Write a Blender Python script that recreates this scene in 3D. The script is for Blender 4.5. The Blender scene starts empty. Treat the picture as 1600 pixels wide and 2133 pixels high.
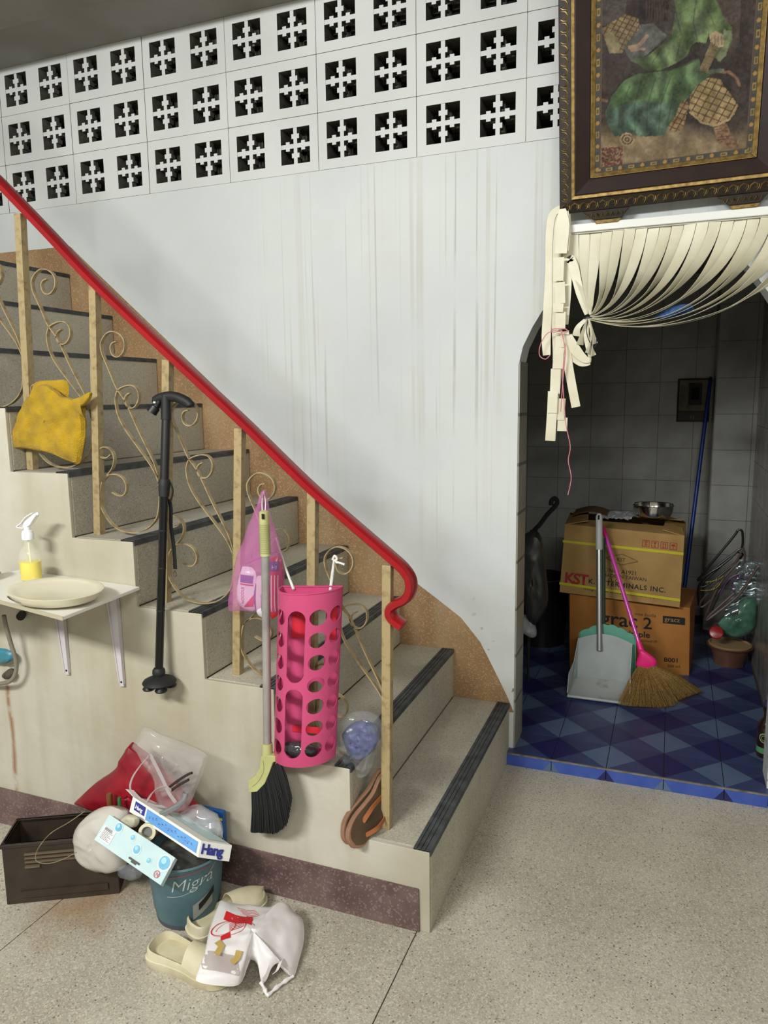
import bpy, bmesh, math, random
import numpy as np
from mathutils import Vector, Matrix, noise
random.seed(7)
sc = bpy.context.scene
COL = sc.collection
PI = math.pi
# ---------------------------------------------------------------- camera
RIGHT = Vector((0.9319876, 0.3622594, -0.0129310))
DOWN = Vector((0.0428889, -0.1456223, -0.9884101))
FWD = Vector((-0.3599440, 0.9206314, -0.1512551))
CAMP = Vector((0.5474175, -2.7239820, 1.4139720))
FPX = 1536.79
cam_d = bpy.data.cameras.new('camera')
cam = bpy.data.objects.new('camera', cam_d)
COL.objects.link(cam)
m = Matrix.Identity(4)
for i in range(3):
    m[i][0] = RIGHT[i]; m[i][1] = -DOWN[i]; m[i][2] = -FWD[i]; m[i][3] = CAMP[i]
cam.matrix_world = m
cam_d.sensor_fit = 'HORIZONTAL'; cam_d.sensor_width = 36
cam_d.lens = 36 * FPX / 1600
cam_d.clip_start = 0.02
sc.camera = cam
# ---------------------------------------------------------------- world, lights, exposure
w = bpy.data.worlds.new('world'); sc.world = w; w.use_nodes = True
w.node_tree.nodes['Background'].inputs[0].default_value = (0.9, 0.95, 1, 1)
w.node_tree.nodes['Background'].inputs[1].default_value = 0.012
sc.view_settings.view_transform = 'Standard'; sc.view_settings.look = 'None'
sc.view_settings.gamma = 1; sc.view_settings.use_curve_mapping = False
sc.view_settings.exposure = 0.0
def area(name, loc, target, sx, sy, power, color=(1, 1, 1)):
    d = bpy.data.lights.new(name, 'AREA'); d.shape = 'RECTANGLE'; d.size = sx; d.size_y = sy
    d.energy = power; d.color = color
    o = bpy.data.objects.new(name, d); COL.objects.link(o); o.location = loc
    o.rotation_euler = (Vector(target) - Vector(loc)).to_track_quat('-Z', 'Y').to_euler()
    return o
area('tube_light', (-1.0, -4.1, 2.78), (-0.3, -1.0, .7), 1.25, 0.25, 130, (0.98, 1.0, 0.97))
area('tube_light', (1.3, -4.0, 2.78), (0.3, -2.0, 0.3), 1.25, 0.25, 44, (0.99, 1.0, 0.96))

# ---------------------------------------------------------------- helpers
def U(u, v, **k):
    """the point of the real plane x=, y= or z= that the photograph shows at pixel (u, v)"""
    d = RIGHT * ((u - 800) / FPX) + DOWN * ((v - 1066.5) / FPX) + FWD
    ax, val = list(k.items())[0]; i = 'xyz'.index(ax)
    return CAMP + d * ((val - CAMP[i]) / d[i])
def UP(u, v, P0, n):
    d = RIGHT * ((u - 800) / FPX) + DOWN * ((v - 1066.5) / FPX) + FWD
    n = Vector(n); return CAMP + d * ((Vector(P0) - CAMP).dot(n) / d.dot(n))
def PX(p):
    d = Vector(p) - CAMP; z = d.dot(FWD)
    return 800 + FPX * d.dot(RIGHT) / z, 1066.5 + FPX * d.dot(DOWN) / z
def lin(c):
    r = []
    for x in c[:3]:
        x /= 255.0
        r.append(x / 12.92 if x <= .04045 else ((x + .055) / 1.055) ** 2.4)
    return (r[0], r[1], r[2], 1.0)
MATS = {}
def mat(name, col, rough=.5, metal=0, col2=None, vs=8, vr=(.35, .7), bump=0, bs=60, alpha=1, trans=0, ior=1.45, coat=0, stretch=None, sheen=0, sub=0, spec=None):
    if name in MATS: return MATS[name]
    M = bpy.data.materials.new(name); M.use_nodes = True; nt = M.node_tree; b = nt.nodes['Principled BSDF']
    b.inputs['Base Color'].default_value = lin(col); b.inputs['Roughness'].default_value = rough
    b.inputs['Metallic'].default_value = metal; b.inputs['IOR'].default_value = ior
    if spec is not None: b.inputs['Specular IOR Level'].default_value = spec
    if alpha < 1: b.inputs['Alpha'].default_value = alpha
    if trans: b.inputs['Transmission Weight'].default_value = trans
    if coat: b.inputs['Coat Weight'].default_value = coat
    if sheen: b.inputs['Sheen Weight'].default_value = sheen
    if sub:
        b.inputs['Subsurface Weight'].default_value = sub; b.inputs['Subsurface Radius'].default_value = (.01, .008, .006); b.inputs['Subsurface Scale'].default_value = 1
    if col2 is not None or bump:
        tc = nt.nodes.new('ShaderNodeTexCoord'); src = tc.outputs['Object']
        if stretch:
            mp = nt.nodes.new('ShaderNodeMapping'); mp.inputs['Scale'].default_value = stretch
            nt.links.new(src, mp.inputs[0]); src = mp.outputs[0]
        if col2 is not None:
            n = nt.nodes.new('ShaderNodeTexNoise'); n.inputs['Scale'].default_value = vs; n.inputs['Detail'].default_value = 6
            nt.links.new(src, n.inputs[0])
            r = nt.nodes.new('ShaderNodeValToRGB'); r.color_ramp.elements[0].position = vr[0]; r.color_ramp.elements[1].position = vr[1]
            r.color_ramp.elements[0].color = lin(col); r.color_ramp.elements[1].color = lin(col2)
            nt.links.new(n.outputs[0], r.inputs[0]); nt.links.new(r.outputs[0], b.inputs['Base Color'])
        if bump:
            n = nt.nodes.new('ShaderNodeTexNoise'); n.inputs['Scale'].default_value = bs; n.inputs['Detail'].default_value = 5
            nt.links.new(src, n.inputs[0])
            bp = nt.nodes.new('ShaderNodeBump'); bp.inputs['Strength'].default_value = min(1, bump); bp.inputs['Distance'].default_value = .004
            nt.links.new(n.outputs[0], bp.inputs['Height']); nt.links.new(bp.outputs[0], b.inputs['Normal'])
    MATS[name] = M
    return M
class Nd:
    """small node-graph writer"""
    def __init__(s, name, rough=.6):
        s.M = bpy.data.materials.new(name); s.M.use_nodes = True; s.nt = s.M.node_tree; s.b = s.nt.nodes['Principled BSDF']
        s.b.inputs['Roughness'].default_value = rough
        s.tc = s.nt.nodes.new('ShaderNodeTexCoord'); s.geo = s.nt.nodes.new('ShaderNodeNewGeometry'); s.pos = s.geo.outputs['Position']
        MATS[name] = s.M
    def L(s, a, b): s.nt.links.new(a, b)
    def mapping(s, scale, loc=(0, 0, 0)):
        n = s.nt.nodes.new('ShaderNodeMapping'); n.inputs['Scale'].default_value = scale; n.inputs['Location'].default_value = loc
        s.L(s.pos, n.inputs[0]); return n.outputs[0]
    def noise(s, scale, detail=5, vec=None, rough=.5):
        n = s.nt.nodes.new('ShaderNodeTexNoise'); n.inputs['Scale'].default_value = scale; n.inputs['Detail'].default_value = detail
        n.inputs['Roughness'].default_value = rough; s.L(vec or s.pos, n.inputs[0]); return n.outputs[0]
    def voro(s, scale, out='Color', feature='F1', vec=None):
        n = s.nt.nodes.new('ShaderNodeTexVoronoi'); n.inputs['Scale'].default_value = scale; n.feature = feature
        s.L(vec or s.pos, n.inputs[0]); return n.outputs[out]
    def ramp(s, fac, stops, interp='LINEAR'):
        n = s.nt.nodes.new('ShaderNodeValToRGB'); e = n.color_ramp.elements; n.color_ramp.interpolation = interp
        while len(e) < len(stops): e.new(.5)
        for i, (p, c) in enumerate(stops):
            e[i].position = p; e[i].color = lin(c) if len(c) == 3 else c
        s.L(fac, n.inputs[0]); return n.outputs[0]
    def fr(s, fac, a, b, c0=0., c1=1.):
        n = s.nt.nodes.new('ShaderNodeMapRange'); n.inputs[1].default_value = a; n.inputs[2].default_value = b
        n.inputs[3].default_value = c0; n.inputs[4].default_value = c1; s.L(fac, n.inputs[0]); return n.outputs[0]
    def mix(s, fac, a, b, mode='MIX'):
        n = s.nt.nodes.new('ShaderNodeMix'); n.data_type = 'RGBA'; n.blend_type = mode
        for k, v in ((0, fac), (6, a), (7, b)):
            if isinstance(v, tuple): n.inputs[k].default_value = lin(v)
            elif isinstance(v, (int, float)): n.inputs[k].default_value = v
            else: s.L(v, n.inputs[k])
        return n.outputs[2]
    def math(s, op, a, b=0.):
        n = s.nt.nodes.new('ShaderNodeMath'); n.operation = op
        for k, v in ((0, a), (1, b)):
            if isinstance(v, (int, float)): n.inputs[k].default_value = v
            else: s.L(v, n.inputs[k])
        return n.outputs[0]
    def sep(s, vec=None):
        n = s.nt.nodes.new('ShaderNodeSeparateXYZ'); s.L(vec or s.pos, n.inputs[0]); return n.outputs
    def col(s, c): s.L(c, s.b.inputs['Base Color']); return s
    def bump(s, h, st=.3, dist=.004):
        n = s.nt.nodes.new('ShaderNodeBump'); n.inputs['Strength'].default_value = st; n.inputs['Distance'].default_value = dist
        s.L(h, n.inputs['Height']); s.L(n.outputs[0], s.b.inputs['Normal']); return s

WO = {}   # world origin of every built object
class MB:
    def __init__(s): s.v = []; s.f = []; s.m = []; s.sm = []
    def add(s, vs, fs, mi=0, M=None):
        o = len(s.v)
        s.v += [tuple(M @ Vector(p)) if M else tuple(p) for p in vs]
        s.f += [tuple(i + o for i in f) for f in fs]; s.m += [mi] * len(fs)
        return s
    def box(s, x0, x1, y0, y1, z0, z1, mi=0, M=None):
        vs = [(x, y, z) for z in (z0, z1) for y in (y0, y1) for x in (x0, x1)]
        return s.add(vs, [(0, 2, 3, 1), (4, 5, 7, 6), (0, 1, 5, 4), (2, 6, 7, 3), (0, 4, 6, 2), (1, 3, 7, 5)], mi, M)
    def hexa(s, c, mi=0):   # c: 8 corners ordered as in box
        return s.add(c, [(0, 2, 3, 1), (4, 5, 7, 6), (0, 1, 5, 4), (2, 6, 7, 3), (0, 4, 6, 2), (1, 3, 7, 5)], mi)
    def prism(s, poly, axis, a, b, mi=0, M=None):
        """2-D polygon extruded along axis; poly in the other two axes in order"""
        n = len(poly)
        def p3(q, t):
            return {'x': (t, q[0], q[1]), 'y': (q[0], t, q[1]), 'z': (q[0], q[1], t)}[axis]
        vs = [p3(q, a) for q in poly] + [p3(q, b) for q in poly]
        fs = [tuple(range(n)), tuple(range(2 * n - 1, n - 1, -1))] + [(i, i + n, (i + 1) % n + n, (i + 1) % n) for i in range(n)]
        return s.add(vs, fs, mi, M)
    def tube(s, path, r, n=8, closed=False, mi=0, cap=True, M=None):
        P = [Vector(p) for p in path]; k = len(P); R = r if isinstance(r, (list, tuple)) else [r] * k
        T = []
        for i in range(k):
            a = P[i - 1] if (i > 0 or closed) else P[i]; b = P[(i + 1) % k] if (i < k - 1 or closed) else P[i]
            t = b - a; T.append(t.normalized() if t.length > 1e-9 else Vector((0, 0, 1)))
        up = Vector((0, 0, 1)) if abs(T[0].z) < .9 else Vector((1, 0, 0))
        N = (up - T[0] * up.dot(T[0])).normalized(); vs = []
        for i in range(k):
            N = N - T[i] * N.dot(T[i])
            N = N.normalized() if N.length > 1e-6 else T[i].orthogonal().normalized()
            B = T[i].cross(N)
            for j in range(n):
                a = 2 * PI * j / n; vs.append(P[i] + (N * math.cos(a) + B * math.sin(a)) * R[i])
        fs = []
        for i in range(k if closed else k - 1):
            for j in range(n):
                a = i * n + j; b = i * n + (j + 1) % n; c = ((i + 1) % k) * n + (j + 1) % n; d = ((i + 1) % k) * n + j
                fs.append((a, b, c, d))
        if cap and not closed:
            fs.append(tuple(range(n - 1, -1, -1))); fs.append(tuple(range((k - 1) * n, k * n)))
        return s.add(vs, fs, mi, M)
    def ribbon(s, path, wd, th, side, mi=0, sec=None):
        """rectangular (or given) section swept; side = direction(s) of the width"""
        P = [Vector(p) for p in path]; k = len(P)
        S = side if isinstance(side, list) else [Vector(side)] * k
        WD = wd if isinstance(wd, list) else [wd] * k
        sec = sec or [(-.5, -.5), (.5, -.5), (.5, .5), (-.5, .5)]; n = len(sec); vs = []
        for i in range(k):
            t = (P[min(i + 1, k - 1)] - P[max(i - 1, 0)])
            if t.length < 1e-9: t = Vector((0, 0, 1))
            t.normalize(); sd = Vector(S[i]); sd = sd - t * sd.dot(t)
            sd = sd.normalized() if sd.length > 1e-6 else t.orthogonal().normalized()
            nn = t.cross(sd)
            for a, b in sec: vs.append(P[i] + sd * (a * WD[i]) + nn * (b * th))
        fs = []
        for i in range(k - 1):
            for j in range(n):
                fs.append((i * n + j, i * n + (j + 1) % n, (i + 1) * n + (j + 1) % n, (i + 1) * n + j))
        fs.append(tuple(range(n - 1, -1, -1))); fs.append(tuple(range((k - 1) * n, k * n)))
        return s.add(vs, fs, mi)
    def lathe(s, prof, n=32, c=(0, 0, 0), mi=0, M=None, sx=1, sy=1):
        vs = []; fs = []; k = len(prof)
        for r, z in prof:
            for j in range(n):
                a = 2 * PI * j / n; vs.append((c[0] + r * math.cos(a) * sx, c[1] + r * math.sin(a) * sy, c[2] + z))
        for i in range(k - 1):
            for j in range(n): fs.append((i * n + j, i * n + (j + 1) % n, (i + 1) * n + (j + 1) % n, (i + 1) * n + j))
        if prof[0][0] > 1e-6: fs.append(tuple(range(n - 1, -1, -1)))
        if prof[-1][0] > 1e-6: fs.append(tuple(range((k - 1) * n, k * n)))
        return s.add(vs, fs, mi, M)
    def grid(s, fn, nu, nv, mi=0, th=0.):
        """fn(u,v)->point, u,v in 0..1; with thickness th two-sided shell"""
        G = [[Vector(fn(i / nu, j / nv)) for i in range(nu + 1)] for j in range(nv + 1)]
        idx = lambda i, j: j * (nu + 1) + i
        vs = [G[j][i] for j in range(nv + 1) for i in range(nu + 1)]
        fs = [(idx(i, j), idx(i + 1, j), idx(i + 1, j + 1), idx(i, j + 1)) for j in range(nv) for i in range(nu)]
        if th:
            nb = len(vs); bk = []
            for j in range(nv + 1):
                for i in range(nu + 1):
                    a = G[j][min(i + 1, nu)] - G[j][max(i - 1, 0)]; b = G[min(j + 1, nv)][i] - G[max(j - 1, 0)][i]
                    n = a.cross(b); n = n.normalized() if n.length > 1e-12 else Vector((0, 0, 1)); bk.append(G[j][i] + n * th)
            fs2 = [tuple(q + nb for q in reversed(f)) for f in fs]
            per = [idx(i, 0) for i in range(nu)] + [idx(nu, j) for j in range(nv)] + [idx(i, nv) for i in range(nu, 0, -1)] + [idx(0, j) for j in range(nv, 0, -1)]
            fs3 = [(per[(q + 1) % len(per)], per[q], per[q] + nb, per[(q + 1) % len(per)] + nb) for q in range(len(per))]
            vs += bk; fs += fs2 + fs3
        return s.add(vs, fs, mi)
    def build(s, name, mats, parent=None, smooth=False, bevel=0, keep=None, angle=40, wo=None):
        me = bpy.data.meshes.new(name)
        if parent is not None: org = WO[parent.name]
        elif keep is not None: org = Vector(keep)
        else:
            a = np.array(s.v); org = Vector(((a[:, 0].min() + a[:, 0].max()) / 2, (a[:, 1].min() + a[:, 1].max()) / 2, a[:, 2].min()))
        me.from_pydata([tuple(Vector(p) - org) for p in s.v], [], s.f)
        mats = mats if isinstance(mats, list) else [mats]
        for q in mats: me.materials.append(q)
        if len(mats) > 1: me.polygons.foreach_set('material_index', s.m)
        me.validate(); me.update()
        bm = bmesh.new(); bm.from_mesh(me); bmesh.ops.recalc_face_normals(bm, faces=bm.faces); bm.to_mesh(me); bm.free()
        if smooth:
            me.polygons.foreach_set('use_smooth', [True] * len(me.polygons))
            try: me.set_sharp_from_angle(angle=math.radians(angle))
            except Exception: pass
        o = bpy.data.objects.new(name, me); COL.objects.link(o)
        if parent is not None: o.parent = parent
        else: o.location = org
        WO[o.name] = org
        if bevel:
            b = o.modifiers.new('bevel', 'BEVEL'); b.width = bevel; b.segments = 2; b.limit_method = 'ANGLE'
        return o
def tag(o, label, cat, group=None, kind=None):
    o['label'] = label
    if cat: o['category'] = cat
    if group: o['group'] = group
    if kind: o['kind'] = kind
    return o
def thing(name, loc, label, cat, group=None):
    o = bpy.data.objects.new(name, None); COL.objects.link(o); o.location = loc; o.empty_display_size = .05
    WO[o.name] = Vector(loc); return tag(o, label, cat, group)
def struct(o, label=None):
    o['kind'] = 'structure'
    if label: o['label'] = label
    return o
def inst(src, name, loc, parent=None, rot=None):
    """a piece sharing src's mesh, placed at a world location"""
    o = bpy.data.objects.new(name, src.data if hasattr(src, 'data') else src); COL.objects.link(o)
    if parent is not None: o.parent = parent; o.location = Vector(loc) - WO[parent.name]
    else: o.location = loc
    if rot: o.rotation_euler = rot
    WO[o.name] = Vector(loc); return o
def mesh_only(mb, name, mats):
    o = mb.build(name, mats, keep=(0, 0, 0)); me = o.data; bpy.data.objects.remove(o); return me
def cr(pts, n=6):
    """Catmull-Rom through points"""
    P = [Vector(p) for p in pts]; out = []
    for i in range(len(P) - 1):
        p0 = P[max(i - 1, 0)]; p1 = P[i]; p2 = P[i + 1]; p3 = P[min(i + 2, len(P) - 1)]
        for k in range(n):
            t = k / n
            out.append(.5 * ((2 * p1) + (p2 - p0) * t + (2 * p0 - 5 * p1 + 4 * p2 - p3) * t * t + (3 * p1 - p0 - 3 * p2 + p3) * t ** 3))
    out.append(P[-1]); return out
def fn3(p, f): return noise.noise(Vector(p) * f)
def ridged(p, f):
    return 1 - 2 * abs(noise.noise(Vector(p) * f))
def crumple(p, f):
    q = Vector(p) * f; return (ridged(q, 1) * .6 + ridged(q + Vector((7, 3, 1)), 2.1) * .3 + ridged(q, 4.3) * .12)
def puffy(outline, nrm, thick, rings=10, amp=.003, freq=30, center=None, flat=.0, sub=3, back=1.0, seed=0):
    """closed cushion-like shell over an outline of 3-D points; nrm points to the viewer's side"""
    O = cr(list(outline) + [outline[0]], sub)[:-1]; nrm = Vector(nrm).normalized(); n = len(O)
    c = Vector(center) if center is not None else sum(O, Vector()) / n
    mb = MB(); vs = []; sd = Vector((seed * 3.1, seed * 1.7, seed * .9))
    for side in (1, -1):
        for k in range(1, rings + 1):
            r = k / rings
            if side == -1 and k == rings: continue
            h = (1 - r ** 2.6) ** .5 if k < rings else 0
            for p in O:
                q = c + (p - c) * r
                d = h * thick * (1 if side == 1 else back) + (amp * crumple(q + sd + nrm * side * .3, freq) * min(1, 4 * h) if k < rings else 0)
                vs.append(q + nrm * d * side)
    nf = rings * n
    top = len(vs); vs.append(c + nrm * thick); vs.append(c - nrm * thick * back)
    fs = []
    for k in range(rings - 1):
        for j in range(n):
            fs.append((k * n + j, (k + 1) * n + j, (k + 1) * n + (j + 1) % n, k * n + (j + 1) % n))
    for j in range(n): fs.append((top, j, (j + 1) % n))
    b0 = nf
    for k in range(rings - 1):
        for j in range(n):
            a = b0 + k * n + j; b = b0 + k * n + (j + 1) % n
            if k < rings - 2: c1 = b0 + (k + 1) * n + (j + 1) % n; d1 = b0 + (k + 1) * n + j
            else: c1 = (rings - 1) * n + (j + 1) % n; d1 = (rings - 1) * n + j
            fs.append((a, b, c1, d1))
    for j in range(n): fs.append((top + 1, b0 + (j + 1) % n, b0 + j))
    mb.add(vs, fs); return mb
def pts(px, **k): return [U(a, b, **k) for a, b in px]
def text(body, fn, size, m_, parent, name='lettering', bold=0., ext=.0, align='LEFT', shear=0., sub=False, spacing=1.):
    """flat print: fn maps text-plane x, y (metres) to a world point"""
    cu = bpy.data.curves.new(name, 'FONT'); cu.body = body; cu.size = size; cu.align_x = align; cu.shear = shear; cu.offset = bold * size
    cu.space_character = spacing
    cu.resolution_u = 3
    t = bpy.data.objects.new('tmp', cu); COL.objects.link(t)
    dg = bpy.context.evaluated_depsgraph_get(); dg.update()
    me = bpy.data.meshes.new_from_object(t.evaluated_get(dg)); bpy.data.objects.remove(t)
    if len(me.vertices) == 0: return None
    bm = bmesh.new(); bm.from_mesh(me)
    if sub: bmesh.ops.subdivide_edges(bm, edges=[e for e in bm.edges if e.calc_length() > size * .25], cuts=2)
    W = WO[parent.name]
    for v in bm.verts: v.co = Vector(fn(v.co.x, v.co.y)) - W
    bm.to_mesh(me); bm.free(); me.name = name; me.materials.clear(); me.materials.append(m_)
    o = bpy.data.objects.new(name, me); COL.objects.link(o); o.parent = parent; WO[o.name] = W.copy(); return o
def plane_fn(o, ex, ey, off=.0006):
    o = Vector(o); ex = Vector(ex).normalized(); ey = Vector(ey); ey = (ey - ex * ey.dot(ex)).normalized(); n = ex.cross(ey)
    return lambda x, y: o + ex * x + ey * y + n * off
def frame_quad(mb, fn, x0, x1, y0, y1, t, mi=0):
    for a, b, c, d in ((x0, x1, y0, y0 + t), (x0, x1, y1 - t, y1), (x0, x0 + t, y0 + t, y1 - t), (x1 - t, x1, y0 + t, y1 - t)):
        mb.add([fn(a, c), fn(b, c), fn(b, d), fn(a, d)], [(0, 1, 2, 3)], mi)
def quad(mb, fn, x0, x1, y0, y1, mi=0):
    mb.add([fn(x0, y0), fn(x1, y0), fn(x1, y1), fn(x0, y1)], [(0, 1, 2, 3)], mi)
def disc(mb, fn, cx, cy, r, mi=0, n=20, r0=0., ry=None):
    ry = ry or r; k = ry / r
    if r0 <= 0: mb.add([fn(cx + r * math.cos(2 * PI * i / n), cy + ry * math.sin(2 * PI * i / n)) for i in range(n)], [tuple(range(n))], mi)
    else:
        vs = [fn(cx + q * math.cos(2 * PI * i / n), cy + q * k * math.sin(2 * PI * i / n)) for q in (r0, r) for i in range(n)]
        mb.add(vs, [(i, (i + 1) % n, n + (i + 1) % n, n + i) for i in range(n)], mi)
# ================================================================ SETTING
G, RS, Z1, SW = 0.2254, 0.1947, 0.2345, 1.027
CEIL = 2.905
# --- materials of the setting
def m_terrazzo(name, base, light, grime, scale=1.0, rough=.38):
    q = Nd(name, rough)
    n = q.noise(2.2, 6); c = q.mix(q.fr(n, .38, .66), base, light)
    n2 = q.noise(1.1, 5, q.mapping((1, 1, 1), (4, 2, 0))); c = q.mix(q.math('MULTIPLY', q.fr(n2, .52, .68), .55), c, grime)
    v = q.voro(170 * scale); vs = q.sep(v)
    ch = .36 if name == 'floor_terrazzo' else .2
    c = q.mix(q.math('MULTIPLY', q.fr(vs[0], .80, .83), ch), c, tuple(int(x * .62) for x in base))
    c = q.mix(q.math('MULTIPLY', q.fr(vs[1], .78, .80), ch), c, (226, 218, 200))
    v2 = q.voro(75 * scale); s2 = q.sep(v2); d2 = q.voro(75 * scale, 'Distance')
    k = q.math('MULTIPLY', q.math('MULTIPLY', q.fr(s2[0], .90, .92), q.fr(d2, .32, .26)), min(1, ch * 2.2)); c = q.mix(k, c, (70, 58, 50))
    k = q.math('MULTIPLY', q.fr(s2[1], .93, .95), q.fr(d2, .28, .22)); c = q.mix(k, c, (150, 95, 60))
    if name == 'floor_terrazzo':
        mp = q.mapping((1, 1, 1), (.96, 1.26, 0)); vm = q.nt.nodes.new('ShaderNodeVectorMath'); vm.operation = 'LENGTH'; q.L(mp, vm.inputs[0])
        k = q.math('MULTIPLY', q.fr(q.math('ADD', vm.outputs['Value'], q.math('MULTIPLY', q.noise(9, 5), .25)), .29, .15), .6); c = q.mix(k, c, (146, 108, 62))
    q.col(c); q.bump(q.noise(90 * scale, 3), .12, .002); return q
m_terrazzo('floor_terrazzo', (164, 157, 142), (184, 177, 162), (140, 130, 114), 1.7, .42)
m_terrazzo('step_terrazzo', (160, 154, 140), (184, 176, 158), (142, 133, 118), 1.6, .6)
def m_maroon():
    q = Nd('maroon_terrazzo', .5); c = q.mix(q.fr(q.noise(9, 6), .35, .65), (84, 62, 62), (112, 92, 88))
    v = q.sep(q.voro(220)); c = q.mix(q.math('MULTIPLY', q.fr(v[0], .82, .86), .4), c, (150, 135, 128)); q.col(c)
m_maroon()
def m_brown():
    q = Nd('brown_terrazzo', .6); c = q.mix(q.fr(q.noise(3.5, 6), .35, .65), (140, 106, 70), (164, 130, 90))
    v = q.sep(q.voro(240)); c = q.mix(q.math('MULTIPLY', q.fr(v[0], .80, .86), .35), c, (200, 180, 150))
    c = q.mix(q.math('MULTIPLY', q.fr(q.noise(1.6, 5, q.mapping((6, 1, .8))), .5, .75), .35), c, (176, 158, 132)); q.col(c); q.bump(q.noise(120, 3), .15, .002)
m_brown()
def m_white(name, streaks=True, a=(212, 215, 214), b=(198, 202, 203)):
    q = Nd(name, .62); c = q.mix(q.fr(q.noise(1.3, 6), .35, .68), a, b)
    c = q.mix(q.math('MULTIPLY', q.fr(q.noise(5, 7), .56, .75), .35), c, (205, 202, 190))
    s = q.sep()
    if streaks:
        for sx, sz, lo, hi, tint, am, off in ((26, .28, .60, .68, (178, 172, 156), .38, 0), (60, .45, .62, .68, (150, 146, 138), .5, 3), (11, .5, .62, .74, (190, 180, 158), .5, 9)):
            v = q.noise(1.0, 2, q.mapping((sx, .01, sz), (off, off, off)))
            k = q.math('MULTIPLY', q.fr(v, lo, hi), q.fr(s[2], 2.33, 2.26))
            k = q.math('MULTIPLY', k, q.fr(s[2], .75, 1.5)); k = q.math('MULTIPLY', k, q.fr(s[0], -1.15, -.75))
            k = q.math('MULTIPLY', k, q.fr(q.noise(2.3, 3), .38, .55))
            c = q.mix(q.math('MULTIPLY', k, am), c, tint)
        # worn, chipped paint low by the stairs and the arch
        k = q.math('MULTIPLY', q.fr(q.noise(30, 6), .64, .67), q.fr(s[2], .75, .3)); k = q.math('MULTIPLY', k, q.fr(s[0], -.3, -.1)); c = q.mix(k, c, (142, 136, 124))
    q.col(c); q.bump(q.math('ADD', q.noise(14, 6), q.math('MULTIPLY', q.noise(150, 3), .25)), .22, .006); return q
m_white('white_plaster')
m_white('block_paint', False, (216, 218, 217), (196, 198, 197))
def m_cream():
    q = Nd('cream_plaster', .7); c = q.mix(q.fr(q.noise(1.7, 7), .35, .65), (197, 193, 180), (177, 170, 152))
    c = q.mix(q.math('MULTIPLY', q.fr(q.noise(4.5, 6), .52, .72), .45), c, (164, 154, 128))
    c = q.mix(q.math('MULTIPLY', q.fr(q.noise(1, 5, q.mapping((9, 1, .9))), .5, .72), .4), c, (150, 138, 110))
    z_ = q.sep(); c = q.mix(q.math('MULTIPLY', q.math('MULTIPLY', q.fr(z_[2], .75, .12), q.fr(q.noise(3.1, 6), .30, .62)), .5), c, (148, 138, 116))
    s = q.sep(); wob = q.math('MULTIPLY', q.math('SUBTRACT', q.noise(4, 3), .5), .04)
    dx = q.math('ABSOLUTE', q.math('ADD', q.math('ADD', s[0], q.math('MULTIPLY', s[2], .0)), q.math('ADD', 1.452, wob)))
    k = q.math('MULTIPLY', q.fr(dx, .014, .001), q.fr(s[2], .60, .50)); k = q.math('MULTIPLY', k, q.fr(q.noise(22, 4), .3, .5)); c = q.mix(q.math('MULTIPLY', k, .8), c, (132, 84, 34))
    q.col(c); q.bump(q.noise(28, 6), .3, .006)
m_cream()
mat('ceiling_paint', (150, 148, 142), .8, col2=(128, 122, 112), vs=2.2)
mat('room_paint', (205, 205, 198), .8)
mat('grout_dark', (70, 66, 60), .9)
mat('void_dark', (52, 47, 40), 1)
mat('strip_black', (46, 48, 50), .55, col2=(74, 77, 78), vs=26)
mat('reveal_tile', (150, 146, 136), .35, col2=(134, 128, 116), vs=6)
mat('wall_tile', (172, 172, 168), .16, col2=(150, 148, 142), vs=5)
mat('wall_tile_dirty', (150, 148, 142), .25, col2=(112, 106, 98), vs=6)
mat('tile_light', (80, 98, 130), .35, col2=(90, 108, 138), vs=12)
mat('tile_mid', (52, 62, 102), .35, col2=(58, 70, 112), vs=12)
mat('tile_mid_two', (48, 56, 94), .35, col2=(56, 60, 104), vs=12)
mat('tile_dark', (30, 34, 84), .35, col2=(38, 36, 92), vs=12)
mat('tile_edge', (54, 78, 156), .4, col2=(66, 90, 166), vs=16)
MT = MATS
# --- floor: cast slabs with dark divider gaps
fl = struct(MB().box(-3.2, 2.2, -5.2, .02, -.08, -.004).build('floor', MT['grout_dark'], keep=(0, 0, -.08)))
gx = [-3.2, -2.035, -1.035, -.035, .965, 2.2]; gy = [-5.2, -4.02, -3.02, -2.02, -1.02, .0]
for i in range(5):
    for j in range(5):
        MB().box(gx[i] + .0016, gx[i + 1] - .0016, gy[j] + .0016, gy[j + 1] - .0016, -.006, 0).build('slab', MT['floor_terrazzo'], fl)
# --- back wall: plaster with arched opening, pierced blocks above
AX0, AX1 = .015, .908
arch = [(AX0, -.05), (AX0, 1.53), (.030, 1.595), (.064, 1.664), (.110, 1.738), (.16, 1.81), (.216, 1.875), (.28, 1.925), (.36, 1.955), (.46, 1.965)]
arch += [(AX0 + AX1 - x, z) for x, z in reversed(arch[:-1])]
BX, BZ, PXB, PZB = -1.9651, 2.2889, .39872, .2078
bl = BX - 3 * PXB; br = BX + 6 * PXB
out = [(-3.2, -.05)] + arch + [(2.2, -.05), (2.2, CEIL), (br, CEIL), (br, BZ), (bl, BZ), (bl, CEIL), (-3.2, CEIL)]
wb = struct(MB().prism(out, 'y', 0, .13).build('wall_back', MT['white_plaster'], keep=(0, 0, 0)))
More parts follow.
